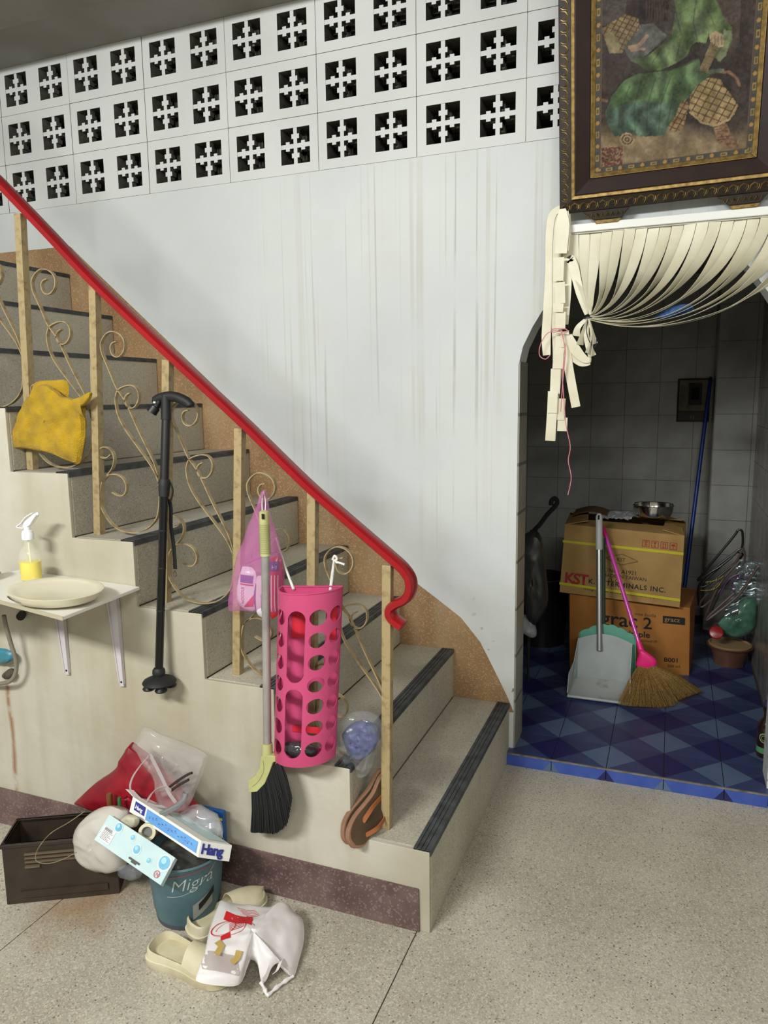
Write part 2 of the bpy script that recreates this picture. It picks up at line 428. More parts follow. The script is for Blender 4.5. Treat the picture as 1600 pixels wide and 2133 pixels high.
# pierced ventilation blocks
def block_mesh():
    mb = MB(); ow, oh = .126, .133; U2 = PXB / 2
    br_ = [0, .17, .30, .37, .438, .562, .63, .70, .83, 1.]
    def solid(a, b):
        a2 = abs(a - .5); b2 = abs(b - .5)
        if a2 < .062 or b2 < .062: return True
        if .2 < a2 < .33 and b2 < .13: return True
        if .2 < b2 < .33 and a2 < .13: return True
        return False
    def cells(xs, zs, test, y0, y1):
        nx, nz = len(xs) - 1, len(zs) - 1
        S = [[test((i, j)) for j in range(nz)] for i in range(nx)]
        for i in range(nx):
            for j in range(nz):
                if not S[i][j]: continue
                a, b, c, d = xs[i], xs[i + 1], zs[j], zs[j + 1]
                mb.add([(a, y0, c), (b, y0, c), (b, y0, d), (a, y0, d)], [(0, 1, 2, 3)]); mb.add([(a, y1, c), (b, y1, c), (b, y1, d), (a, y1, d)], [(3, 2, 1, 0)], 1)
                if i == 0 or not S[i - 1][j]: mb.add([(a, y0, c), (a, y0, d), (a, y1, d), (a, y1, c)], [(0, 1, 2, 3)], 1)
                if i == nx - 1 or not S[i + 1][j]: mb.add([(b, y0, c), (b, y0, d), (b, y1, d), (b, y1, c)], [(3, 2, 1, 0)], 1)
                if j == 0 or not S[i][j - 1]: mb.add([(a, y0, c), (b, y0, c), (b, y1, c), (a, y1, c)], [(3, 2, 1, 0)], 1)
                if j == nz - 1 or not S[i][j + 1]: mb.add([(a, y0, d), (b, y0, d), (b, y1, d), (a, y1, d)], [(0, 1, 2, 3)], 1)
    g = .0012
    for u in range(2):
        x0 = u * U2 + (g if u == 0 else 0); x1 = (u + 1) * U2 - (g if u == 1 else 0); cx = (u + .5) * U2; cz = PZB / 2
        cells([x0, cx - ow / 2, cx + ow / 2, x1], [g, cz - oh / 2, cz + oh / 2, PZB - g], lambda ij: ij != (1, 1), 0, .10)
        xs = [cx + (a - .5) * ow for a in br_]; zs = [cz + (a - .5) * oh for a in br_]
        cells(xs, zs, lambda ij: solid((br_[ij[0]] + br_[ij[0] + 1]) / 2, (br_[ij[1]] + br_[ij[1] + 1]) / 2), .0015, .030)
        # the block's rear cross bars, wider and set back
        for yb in (.080,):
            mb.box(cx - .011, cx + .011, yb, yb + .02, cz - oh / 2, cz + oh / 2, 1); mb.box(cx - ow / 2, cx + ow / 2, yb, yb + .02, cz - .011, cz + .011, 1)
    return mesh_only(mb, 'ventilation_block', [MT['block_paint'], mat('block_inner_dark', (98, 94, 86), .95, col2=(70, 66, 60), vs=30)])  # sides, hole walls and rear bars get a darker colour than the front
bmesh_ = block_mesh()
for r in range(3):
    for c in range(9):
        zz = BZ + r * PZB
        inst(bmesh_, 'ventilation_block', (bl + c * PXB, random.uniform(0, .0015), zz), wb)
mb = MB().box(bl, br, .012, .09, BZ - .004, BZ + .0012)
for c in range(10): mb.box(bl + c * PXB - .0022, bl + c * PXB + .0022, .0035, .09, BZ, BZ + 3 * PZB)
for r in range(1, 4): mb.box(bl, br, .0035, .09, BZ + r * PZB - .0014, BZ + r * PZB + .0014)
mb.build('mortar', mat('mortar', (178, 176, 168), .9), wb)
MB().box(bl, br, 0, .13, BZ + 3 * PZB, CEIL + .01).build('lintel', MT['block_paint'], wb) if CEIL > BZ + 3 * PZB else None
# unseen dark sheet added behind the pierced blocks to keep their holes dark
struct(MB().box(-3.2, 2.2, 1.1, 1.12, 2.12, 3.2).build('dark_backing', MT['void_dark']))
# --- other walls and ceiling of the room
struct(MB().box(-3.22, -3.2, -5.2, .13, -.05, 3.0).build('wall_left', MT['room_paint']))
struct(MB().box(2.2, 2.22, -5.2, .13, -.05, 3.0).build('wall_right', MT['room_paint']))
struct(MB().box(-3.2, 2.2, -5.22, -5.2, -.05, 3.0).build('wall_front', MT['room_paint']))
struct(MB().box(-3.22, 2.22, -5.22, .13, CEIL, 3.0).build('ceiling', MT['ceiling_paint']))
struct(MB().box(-3.2, 2.2, -.52, -.30, CEIL - .022, CEIL).build('trim_1', MT['ceiling_paint']))
# --- bathroom under the stair-side arch
BY0, BYL, BYR, BXR, FZ = -.0453, 2.15, 1.85, .985, .0487
struct(MB().box(-1.1, BXR, BY0 + .012, 2.3, -.03, FZ - .004).build('floor_washroom', MT['grout_dark'], keep=(0, 0, 0)))
fb = bpy.data.objects['floor_washroom']
TS = .2; tx0, ty0 = .1707, -.0453
def ftile(par):
    a = .0014; b = TS - .0014; mb = MB(); c = (TS / 2, TS / 2, .004)
    P = [(a, a, .004), (b, a, .004), (b, b, .004), (a, b, .004), c]
    mb.add(P, [(0, 1, 4)], 2); mb.add(P, [(2, 3, 4)], 3); mb.add(P, [(3, 0, 4)], 0 if par else 1); mb.add(P, [(1, 2, 4)], 1 if par else 0)
    lo = [(x, y, 0) for x, y, z in P[:4]]; mb.add(P[:4] + lo, [(i, i + 4, (i + 1) % 4 + 4, (i + 1) % 4) for i in range(4)], 2)
    return mesh_only(mb, 'tile', [MT['tile_light'], MT['tile_dark'], MT['tile_mid'], MT['tile_mid_two']])
ft = [ftile(0), ftile(1)]
for i in range(-4, 4):
    for j in range(0, 10):
        x = tx0 + i * TS; y = ty0 + j * TS
        if x + TS > BXR + .01:
            # cut tile against the side wall
            MB().box(x + .0014, BXR, y + .0014, y + TS - .0014, FZ - .004, FZ).build('tile', MT['tile_mid'], fb)
        else:
            if j == 0 and i >= -1 and i <= 3 or j > 0 or True:
                inst(ft[(i - j) % 2], 'tile', (x, y + (.0 if j else 0), FZ - .004 + random.uniform(0, .0003)), fb)
# the kerb face of the washroom floor, tiled
for i in range(-1, 4):
    x = tx0 + i * TS; a = max(x + .0014, AX0 - .02); b = min(x + TS - .0014, AX1)
    if b <= a: continue
    mb = MB().box(a, b, BY0 - .001, BY0 + .012, 0, FZ - .004, 0); tcol = 1 if i % 2 == 0 else 2
    y = BY0 - .0012
    mb.add([(a, y, .001), (a + .03, y, .001), (a, y, FZ - .008)], [(0, 1, 2)], 1 if i % 2 == 0 else 2) if i >= 0 else None
    mb.add([(b - .03, y, .001), (b, y, .001), (b, y, FZ - .008)], [(0, 1, 2)], 2 if i % 2 == 0 else 1) if i < 3 else None
    mb.build('edge_tile', [MT['tile_edge'], MT['tile_light'], MT['tile_dark']], fb)
MB().box(AX0 - .02, AX1, BY0 - .0025, BY0 + .004, FZ - .0045, FZ + .0004).build('edge_grout', mat('edge_grout', (134, 126, 116), .9, col2=(90, 84, 78), vs=30), fb)
# washroom walls of 20 cm tiles
tm = mesh_only(MB().box(.001, TS - .001, -.006, 0, .001, TS - .001), 'tile', MT['wall_tile'])
def tiled_wall(name, x0, x1, y, z0, z1, ox, oz, back, m_=tm):
    wl = struct(MB().box(x0, x1, y, back, 0, 3.0).build(name, MT['grout_dark'], keep=(x0, y, 0)))
    i0 = math.floor((x0 - ox) / TS); k0 = math.floor((z0 - oz) / TS)
    for i in range(i0, i0 + int((x1 - x0) / TS) + 3):
        for k in range(k0, k0 + int((z1 - z0) / TS) + 2):
            a = max(ox + i * TS + .001, x0); b = min(ox + (i + 1) * TS - .001, x1); c = max(oz + k * TS, z0)
            if b - a < .01: continue
            full = abs(b - a - TS + .002) < 1e-4 and oz + k * TS >= z0 - 1e-4
            if full: inst(m_, 'tile', (ox + i * TS, y + random.uniform(-.0004, .0006), oz + k * TS), wl, rot=(0, 0, random.uniform(-.004, .004)))
            else: MB().box(a, b, y - .006, y, c + .001, oz + (k + 1) * TS - .001).build('tile', MT['wall_tile'], wl)
    return wl
tiled_wall('wall_washroom_back', -1.1, .767, BYL, .05, 2.2, .063, .094, BYL + .1)
pl = tiled_wall('wall_washroom_pier', .767, BXR, BYR, .05, 2.2, .757, .106, BYL + .1)
MB().box(.761, .767, BYR, BYL, .05, 2.4).build('pier_side', MT['wall_tile_dirty'], pl)
wr = struct(MB().box(BXR, BXR + .1, .13, BYL + .1, -.02, 3.0).build('wall_washroom_right', MT['grout_dark'], keep=(BXR, .13, 0)))
tr = mesh_only(MB().box(-.006, 0, .001, TS - .001, .001, TS - .001), 'tile', MT['wall_tile_dirty'])
for j in range(9):
    for k in range(11):
        if .13 + j * TS + TS > BYL + .01: continue
        inst(tr, 'tile', (BXR + random.uniform(-.0003, .0004), .13 + j * TS, .046 + k * TS), wr)
struct(MB().box(-1.2, -1.1, .13, BYL + .1, 0, 3.0).build('wall_washroom_left', MT['wall_tile_dirty']))
struct(MB().box(-1.2, BXR + .1, .13, BYL + .1, 2.12, 2.2).build('ceiling_washroom', MT['ceiling_paint']))
# tiled reveal of the arch jambs
rv = struct(MB().box(AX0, AX0 + .004, .004, .15, FZ, 1.53).build('trim_2', MT['grout_dark'], keep=(AX0, 0, FZ)))
rm = mesh_only(MB().box(0, .006, 0, .148, .001, .199), 'tile', MT['reveal_tile'])
for k in range(8):
    if FZ + k * .2 + .2 < 1.7: inst(rm, 'tile', (AX0 + .0, .003, FZ + .0 + k * .185), rv)
# --- skirting of brown terrazzo climbing the back wall beside the stairs
sk = [(.015, .20), (-.012, .262), (-.06, .355), (-.121, .470), (-.199, .560), (-.30, .630), (-.39, .69)]
x = -.39
top = [(xx, Z1 - xx * (RS / G) + .13) for xx in (-.6, -1.0, -1.5, -1.9)]
poly = sk + top + [(-2.02, 2.112), (-3.19, 2.125), (-3.19, 1.9), (-2.0, 1.75), (-.3, .2)]
struct(MB().prism(poly, 'y', -.006, 0.0).build('baseboard_back', MT['brown_terrazzo'], keep=(0, 0, 0)))

# ================================================================ STAIRCASE
NS = 10
st = thing('staircase', (-.9, -.5, 0), 'grey terrazzo staircase with black nosings climbing left along the white wall', 'staircase')
for k in range(NS):
    x1 = -k * G; x0 = -(k + 1) * G if k < NS - 1 else -3.15; zt = Z1 + k * RS; zb = 0 if k == 0 else zt - RS
    xb = x0 if k == NS - 1 else x0 - .04
    o = MB().box(x0 - (.0 if k == NS - 1 else 0), x1, -SW + .012, -.007, max(0, zb - (.0 if k else 0)), zt).build('step', MT['step_terrazzo'], st, bevel=.004)
    if k: # core below the step keeps it solid
        pass
    mb = MB(); y0, y1 = -SW + .003, -.012
    for r in range(4): mb.box(x1 - .046 + r * .0118, x1 - .046 + r * .0118 + .0088, y0, y1, zt - .002, zt + .0035)
    mb.box(x1 - .046, x1 + .0005, y0, y1, zt - .002, zt + .0012); mb.box(x1 - .002, x1 + .0026, y0, y1, zt - .013, zt + .0035)
    mb.build('nosing_strip', MT['strip_black'], st)
core = [(-.002, 0)]
for k in range(1, NS):
    core += [(-k * G - .01, Z1 + (k - 1) * RS - .01), (-k * G - .01, Z1 + k * RS - RS)]
core = [(-.25, 0)] + [(-k * G - .004 - (0), Z1 + (k - 1) * RS) for k in range(1, NS)] + [(-3.1, Z1 + 8 * RS), (-3.1, 0)]
sw = []
sw.append((-.0005, 0))
for k in range(NS):
    zt = Z1 + k * RS - .0012
    sw.append((-k * G - .0006, zt)); sw.append((-(k + 1) * G - .0006 if k < NS - 1 else -3.15, zt))
sw.append((-3.15, 0))
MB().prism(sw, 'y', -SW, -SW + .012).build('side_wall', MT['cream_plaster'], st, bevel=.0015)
sf = [(-.03, 0), (-.03, .11)] + [(-k * G - .02, Z1 + (k - 1) * RS - .02) for k in range(1, NS)] + [(-3.1, Z1 + 8 * RS), (-3.1, 0)]
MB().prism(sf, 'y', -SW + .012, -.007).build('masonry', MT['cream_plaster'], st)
struct(MB().prism([(-.028, 0), (-.030, .1235), (-3.15, .137), (-3.15, 0)], 'y', -SW - .007, -SW).build('baseboard_stairs', MT['maroon_terrazzo'], keep=(0, 0, 0)))
# ================================================================ RAILING
RY = -.955
iron = mat('cream_iron', (160, 141, 103), .55, col2=(126, 104, 68), vs=55, vr=(.5, .75), bump=.3, bs=80)
iron2 = mat('cream_bar', (158, 140, 104), .5, col2=(112, 92, 62), vs=45, vr=(.5, .75))
redm = mat('red_rail', (152, 15, 23), .32, col2=(136, 13, 21), vs=4)
rl = thing('stair_railing', (-.9, RY, 0), 'cream wrought iron stair railing with scrolls and a red handrail', 'railing')
PB = [(806, 1728, .2345), (650, 1560, .4292), (496, 1404, .624), (345, 1250, .8186), (207, 1106, 1.0133), (68, 973, 1.208)]
PT = [(808, 1176), (652, 1024), (500, 892), (350, 750), (197, 590), (42, 446)]
base = []; 
for (a, b, z), (c, d) in zip(PB, PT):
    p = U(a, b, y=RY); q = U(c, d, y=RY); base.append(Vector((p.x, RY, z))); q.z = q.z + .0
    base[-1].x = p.x; h = .0125
    mb = MB(); P0 = Vector((p.x, RY, z + .0)); P1 = Vector((q.x, RY, q.z))
    mb.ribbon([P0, P1], 2 * h, 2 * h, (1, 0, 0)); mb.build('post', iron, rl, bevel=.0015)
for i in (6, 7):
    p = base[5] + Vector((-.247 * (i - 5), 0, RS * (i - 5))); base.append(p)
    MB().ribbon([p, p + Vector((.03, 0, .80))], .025, .025, (1, 0, 0)).build('post', iron, rl, bevel=.0015)
# scrollwork measured on the third bay, repeated
def C3(l): return [Vector((180 + a / 2.806, 540 + b / 2.806, 0)) for a, b in l]
sA = [(600, 882), (575, 890), (563, 915), (570, 950), (590, 970), (620, 970), (648, 940), (655, 895), (640, 855), (605, 828), (560, 822), (525, 845), (503, 880), (500, 910), (508, 950), (525, 990), (560, 1070), (600, 1160), (640, 1215), (680, 1290), (730, 1400), (780, 1500), (830, 1600), (860, 1690), (874, 1765)]
sB = [(683, 1188), (662, 1200), (650, 1225), (660, 1260), (685, 1278), (715, 1270), (738, 1235), (740, 1190), (720, 1155), (685, 1142), (640, 1150), (605, 1170), (590, 1210), (590, 1250), (600, 1300), (625, 1360), (670, 1430), (730, 1510), (790, 1590), (835, 1660), (870, 1745)]
sC = [(150, 1140), (130, 1158), (100, 1160), (80, 1140), (85, 1110), (110, 1097), (140, 1105), (165, 1135), (172, 1175), (160, 1220), (130, 1262), (100, 1300), (92, 1350), (88, 1400), (95, 1450), (120, 1500), (160, 1550), (210, 1583), (280, 1597), (340, 1588), (390, 1560), (425, 1520), (440, 1480), (448, 1400), (446, 1320), (440, 1260)]
sD = [(160, 1362), (190, 1378), (220, 1382), (242, 1360), (245, 1320), (225, 1280), (190, 1258), (150, 1257), (125, 1270), (100, 1300)]
def loc3(l, ref): 
    r = U(ref[0], ref[1], y=RY); return [U(p.x, p.y, y=RY) - r for p in C3(l)]
LA, LB = loc3(sA, (345, 1250)), loc3(sB, (345, 1250)); LC, LD = loc3(sC, (207, 1106)), loc3(sD, (207, 1106))
for i in range(1, 8):
    b = base[i].copy()
    if i < 6: b = U(PB[i][0], PB[i][1], y=RY)
    sx = (base[i - 1].x - base[i].x) / .2434 if i < 6 else 1
    for L_, nm in ((LA, 'scroll'), (LB, 'scroll'), (LC, 'scroll'), (LD, 'scroll')):
        w_ = 1.0
        pth = cr([b + Vector((p.x * sx, 0, p.z)) for p in L_], 4)
        MB().ribbon(pth, .0125, .0030, (0, 1, 0)).build(nm, iron2, rl, smooth=True)
# red handrail
rp = [(-60, 322), (0, 380), (100, 484), (200, 590), (350, 733), (500, 872), (640, 1008), (720, 1078), (785, 1134), (815, 1160), (840, 1183), (855, 1206), (856, 1230), (846, 1247), (828, 1256), (817, 1264), (814, 1276), (820, 1288), (840, 1303)]
hp = [U(a, b, y=RY) for a, b in rp]; d = (hp[0] - hp[3]); hp = [hp[0] + d * 1.3] + hp
sec = [(-.5, -.3), (-.32, -.5), (.32, -.5), (.5, -.3), (.5, .3), (.32, .5), (-.32, .5), (-.5, .3)]
pth = cr(hp, 6); wds = [.048] * len(pth)
MB().ribbon(pth, .050, .024, (0, 1, 0), sec=sec).build('handrail', redm, rl, smooth=True, angle=60)
# ================================================================ FRAMED PICTURE above the arch
white_p = mat('white_plastic', (226, 226, 222), .35)
gold = mat('old_gold', (140, 118, 72), .4, .7, col2=(76, 60, 36), vs=60)
gold_b = mat('bright_gold', (150, 124, 72), .45, .6, col2=(104, 80, 42), vs=70)
darkwood = mat('dark_frame_wood', (40, 23, 18), .42, col2=(30, 17, 13), vs=20, spec=.25)
carv = mat('carved_frame', (46, 36, 24), .5, .3, col2=(24, 18, 12), vs=40)
FO = Vector((.160, -.052, 2.026)); th = math.radians(12)
FX = Vector((1, 0, .012)).normalized(); FYv = Vector((0, -math.sin(th), math.cos(th))); FN = FX.cross(FYv)
FWd, FHt = .690, .98
def FP(x, y, d=0): return FO + FX * x + FYv * y + FN * d
pic = thing('framed_picture', FO + FX * FWd / 2, 'large framed print of a seated figure in a green robe hung over the arch', 'picture')
def rim(name, a, b, d0, d1, m_, bev=0, lo=.0):
    """a mitred rectangular rim between insets a and b; d0/d1 = depth at outer and inner edge"""
    mb = MB()
    O = [(a, a), (FWd - a, a), (FWd - a, FHt - a), (a, FHt - a)]; I = [(b, b), (FWd - b, b), (FWd - b, FHt - b), (b, FHt - b)]
    vs = [FP(x, y, lo) for x, y in O] + [FP(x, y, d0) for x, y in O] + [FP(x, y, d1) for x, y in I] + [FP(x, y, lo) for x, y in I]
    fs = []
    for r in range(4):
        for j in range(4): fs.append((r * 4 + j, r * 4 + (j + 1) % 4, ((r + 1) % 4) * 4 + (j + 1) % 4, ((r + 1) % 4) * 4 + j))
    mb.add(vs, fs); return mb.build(name, m_, pic, bevel=bev)
rim('carved_rim', 0, .040, .014, .022, carv, .002)
rim('gold_bead', .040, .052, .030, .028, gold_b, .002); rim('dark_moulding', .052, .100, .030, .014, darkwood, .003)
rim('gold_slip', .100, .114, .016, .008, gold_b, .0015)
# leaf carving on the outer rim
mb = MB(); NP = 0
def leaf(cx, cy, ang):
    ca, sa = math.cos(ang), math.sin(ang)
    def T(p, d): return FP(cx + p[0] * ca - p[1] * sa, cy + p[0] * sa + p[1] * ca, .016 + d)
    a = [(-.014, -.010), (-.010, .004), (0, .011), (.009, .006), (.007, -.003), (.001, -.003), (.000, .002)]
    mb.tube([T(p, .002 + .003 * math.sin(i)) for i, p in enumerate(a)], [.0014, .0024, .003, .0028, .0024, .002, .001], 5)
    mb.tube([T(p, .002) for p in [(.008, -.012), (.013, -.004), (.014, .006)]], [.001, .0022, .001], 5)
n = int(FWd / .03)
for i in range(n): leaf(.02 + i * (FWd - .03) / (n - 1), .019, 0)
n = int(FHt / .03)
for i in range(1, n): leaf(.019, .02 + i * (FHt - .03) / (n - 1), -PI / 2); leaf(FWd - .019, .02 + i * (FHt - .03) / (n - 1), PI / 2)
o = mb.build('carving', gold, pic, smooth=True); o['kind'] = 'stuff'
# supporting brackets under the frame
for k, cx in enumerate((.150, .560)):
    mb = MB(); p = [(-.075, 0), (.075, 0), (.050, -.030), (-.038, -.030)]
    bk = thing('frame_bracket', FP(cx, -.03, 0), ['carved gilt bracket under the left corner of the picture frame', 'carved gilt bracket under the right half of the picture frame'][k], 'bracket')
    vs = [FP(cx + a, b, -.004) for a, b in p] + [FP(cx + a, b, .020) for a, b in p]
    mb.add(vs, [(0, 1, 2, 3), (7, 6, 5, 4)] + [(i, i + 4, (i + 1) % 4 + 4, (i + 1) % 4) for i in range(4)]); mb.build('block', carv, bk, bevel=.002)
    q = [(-.038, -.031), (.050, -.031), (.040, -.042), (-.030, -.042)]; mb = MB()
    vs = [FP(cx + a, b, -.004) for a, b in q] + [FP(cx + a, b, .024) for a, b in q]
    mb.add(vs, [(0, 1, 2, 3), (7, 6, 5, 4)] + [(i, i + 4, (i + 1) % 4 + 4, (i + 1) % 4) for i in range(4)]); mb.build('gilt_edge', gold_b, bk, bevel=.0015)
    mb = MB()
    for i in range(8): 
        x = cx - .058 + i * .016
        mb.tube([FP(x - .006, -.022, .021), FP(x, -.010, .024), FP(x + .005, -.016, .024), FP(x + .001, -.020, .022)], [.0012, .0024, .002, .001], 5)
    mb.build('carving', gold, bk, smooth=True)
# the print: flat picture painted as colours on a fine sheet
x0, x1, y0, y1 = .110, FWd - .110, .110, FHt - .110
NX, NY = 230, 330
XX, YY = np.meshgrid(np.linspace(x0, x1, NX + 1), np.linspace(y0, y1, NY + 1))
P3 = np.array(FO)[None, None] + XX[..., None] * np.array(FX) + YY[..., None] * np.array(FYv) + .006 * np.array(FN)
D = P3 - np.array(CAMP); zz = D @ np.array(FWD)
CXp = (800 + FPX * (D @ np.array(RIGHT)) / zz - 1120) * 3.3333; CYp = (1066.5 + FPX * (D @ np.array(DOWN)) / zz) * 3.3333
rng = np.random.default_rng(3)
def vnoise(X, Y, s, seed):
    r = np.random.default_rng(seed).random((64, 64)); a = X / s; b = Y / s; i = np.floor(a).astype(int); j = np.floor(b).astype(int); fa = a - i; fb = b - j
    fa = fa * fa * (3 - 2 * fa); fb = fb * fb * (3 - 2 * fb); g = lambda q, w_: r[q % 64, w_ % 64]
    return g(i, j) * (1 - fa) * (1 - fb) + g(i + 1, j) * fa * (1 - fb) + g(i, j + 1) * (1 - fa) * fb + g(i + 1, j + 1) * fa * fb
NZ = lambda s, k: vnoise(CXp + 4000, CYp + 4000, s, k)
img = np.zeros(XX.shape + (3,)); img[:] = (62, 50, 45)
img += (NZ(120, 1)[..., None] - .5) * 30
def inpoly(poly):
    ins = np.zeros(XX.shape, bool); n = len(poly)
    for i in range(n):
        xa, ya = poly[i]; xb, yb = poly[(i + 1) % n]
        if ya == yb: continue
        c = ((ya > CYp) != (yb > CYp)) & (CXp < (xb - xa) * (CYp - ya) / (yb - ya) + xa); ins ^= c
    return ins
def put(mask, col, amp=24, s=40, k=2, al=1.):
    c = np.array(col, float)[None, None] + (NZ(s, k)[..., None] - .5) * amp * 2
    a = mask[..., None] * al; img[:] = img * (1 - a) + c * a
def stroke(pl, wd, col, al=1., amp=6):
    m_ = np.zeros(XX.shape, bool)
    for (xa, ya), (xb, yb) in zip(pl[:-1], pl[1:]):
        L2 = (xb - xa) ** 2 + (yb - ya) ** 2 + 1e-6; t = np.clip(((CXp - xa) * (xb - xa) + (CYp - ya) * (yb - ya)) / L2, 0, 1)
        m_ |= np.hypot(CXp - xa - t * (xb - xa), CYp - ya - t * (yb - ya)) < wd / 2
    put(m_, col, amp, 20, 5, al)
g = np.clip((CYp - 820 - 60 * np.sin(CXp / 160)) / 120, 0, 1)[..., None]
img[:] = img * (1 - g) + (np.array((146, 122, 86)) + (NZ(90, 7)[..., None] - .5) * 40) * g
put(inpoly([(1230, 0), (1320, -200), (1420, -200), (1400, 300), (1330, 420)]), (92, 72, 62), 12, 60, 4, .7)
put(inpoly([(400, 0), (620, 0), (600, 120), (430, 190)]), (92, 86, 80), 20, 50, 9, .6)
put(inpoly([(410, 500), (560, 490), (590, 560), (480, 700), (410, 720)]), (70, 52, 44), 10, 50, 9, .8)
rb = [(880, -300), (1200, -300), (1240, 0), (1290, 110), (1350, 190), (1350, 300), (1270, 430), (1230, 400), (1250, 330), (1190, 230), (1170, 300), (1100, 290), (1065, 320), (1040, 390), (960, 440), (850, 490), (740, 480), (690, 440), (640, 420), (760, 390), (840, 330), (930, 250), (960, 60)]
put(inpoly(rb), (98, 118, 70), 26, 70, 11)
put(inpoly([(600, 560), (700, 510), (830, 495), (950, 480), (1120, 400), (1140, 490), (1220, 500), (1120, 590), (1030, 700), (960, 800), (900, 890), (880, 940), (700, 950), (530, 945), (480, 850), (470, 780), (520, 660)]), (84, 112, 66), 26, 80, 12)
tm_ = inpoly([(480, 760), (700, 700), (960, 720), (900, 890), (880, 940), (700, 950), (530, 945), (480, 850)]); put(tm_, (76, 100, 90), 18, 60, 13, .75)
for a, b in (((640, 600), (560, 930)), ((720, 560), (680, 940)), ((820, 540), (760, 930)), ((930, 520), (840, 920)), ((1030, 500), (900, 870))):
    stroke([a, ((a[0] + b[0]) / 2 - 30, (a[1] + b[1]) / 2), b], 9, (56, 78, 48), .5)
for a in ([(1100, 0), (1080, 160), (1110, 280)], [(960, 80), (1000, 250), (960, 420)], [(1180, 60), (1230, 180)], [(860, 340), (800, 430)]): stroke(a, 8, (62, 82, 48), .6)
stroke([(600, 520), (760, 500), (960, 480), (1110, 410)], 12, (52, 60, 40), .7)
put(inpoly([(640, 180), (800, 160), (900, 250), (760, 380), (650, 430), (600, 340)]), (104, 104, 96), 26, 40, 15, .85)
stroke([(640, 330), (700, 320), (760, 250)], 26, (176, 140, 108)); stroke([(650, 350), (740, 340)], 18, (168, 132, 100))
put(inpoly([(700, 0), (920, 0), (900, 140), (720, 150)]), (52, 36, 32), 18, 30, 16)
for k in range(9): stroke([(740 + k * 18, 0), (735 + k * 20, 150)], 4, (96, 66, 54), .6)
def scales(poly, base_, st_, kx=1):
    m_ = inpoly(poly); put(m_, base_, 18, 30, 21)
    ln = (np.abs((CXp * .9 + CYp * .5) % st_ - st_ / 2) > st_ / 2 - 4) | (np.abs((CYp * .9 - CXp * .35) % (st_ * .9) - st_ * .45) > st_ * .45 - 4)
    put(m_ & ln, (82, 56, 32), 6, 20, 3, .85)
scales([(445, 200), (520, 150), (610, 100), (700, 130), (710, 200), (640, 280), (600, 330), (590, 370), (500, 370), (470, 290)], (152, 124, 76), 38)
put(inpoly([(465, 230), (520, 220), (580, 320), (560, 370), (500, 370), (475, 300)]), (150, 132, 84), 16, 40, 22)
scales([(1180, 540), (1270, 550), (1290, 590), (1330, 640), (1390, 730), (1370, 790), (1330, 830), (1220, 880), (1130, 830), (1050, 760), (1060, 660), (1110, 590)], (166, 136, 84), 50)
scales([(1030, 690), (1050, 730), (1020, 860), (1000, 900), (930, 920), (905, 880), (960, 800), (990, 720)], (156, 122, 78), 40)
stroke([(1060, 780), (1140, 850), (1230, 875), (1330, 830), (1385, 735)], 14, (176, 146, 98)); stroke([(1270, 500), (1330, 500), (1380, 540), (1400, 590)], 20, (142, 104, 72)); stroke([(1180, 500), (1280, 490)], 30, (120, 128, 96))
put(inpoly([(1220, 880), (1310, 850), (1340, 930), (1400, 980), (1390, 1020), (1330, 1035), (1250, 985)]), (140, 102, 70), 30, 14, 23)
for k in range(6): stroke([(1225 + k * 6, 885 + k * 17), (1310 + k * 8, 862 + k * 20)], 4, (90, 56, 40), .8)
put(inpoly([(1120, 490), (1190, 320), (1215, 270), (1280, 300), (1240, 370), (1175, 505)]), (128, 108, 74), 16, 16, 24)
for t in (.25, .5, .75): stroke([(1140 + 90 * t, 480 - 190 * t), (1190 + 80 * t, 500 - 190 * t)], 5, (84, 62, 42), .8)
put(inpoly([(1190, 240), (1240, 215), (1300, 250), (1300, 320), (1260, 330), (1200, 290)]), (190, 160, 118), 14, 20, 25)
for k in range(4): stroke([(1205 + k * 24, 250), (1212 + k * 22, 310)], 5, (126, 92, 64), .8)
put(inpoly([(1290, 200), (1350, 220), (1310, 390), (1255, 430), (1240, 400), (1290, 320)]), (128, 134, 92), 14, 30, 26)
r_ = np.hypot(CXp - 622, (CYp - 968) * 1.1); put(r_ < 52, (166, 138, 98), 14, 20, 27); put((np.abs(r_ - 34) < 5) | (np.abs(r_ - 14) < 5), (94, 68, 46), 4, 20, 3)
stroke([(660, 950), (700, 955)], 26, (150, 120, 88)); stroke([(480, 700), (440, 690)], 20, (120, 82, 64))
sl = (CXp > 443) & (CXp < 590) & (CYp > 1025 - (CXp - 443) * .06) & (CYp < 1190 - (CXp - 443) * .06)
put(sl & (vnoise(CXp, CYp, 9, 31) > .42), (112, 40, 30), 10, 12, 32, .8); put(sl & (vnoise(CXp, CYp, 40, 33) > .72), (112, 40, 30), 6, 12, 34, .6)
fold = np.sin(CXp / 26 + 2.4 * NZ(150, 41) * 3 + CYp / 90) * .5 + .5
grn = (img[..., 1] > img[..., 0] + 6)[..., None]
img[:] = np.where(grn, img * (.74 + .42 * fold[..., None] * (.5 + NZ(60, 42)[..., None])), img)
img += ((NZ(16, 43) - .5) * 22 + (NZ(7, 44) - .5) * 18)[..., None]; img *= (.86 + .28 * NZ(44, 45))[..., None]
hz = np.clip(1 - np.hypot((CXp - 620) / 260, (CYp - 300) / 220), 0, 1)[..., None]; img[:] = img * (1 - .25 * hz) + 110 * .25 * hz
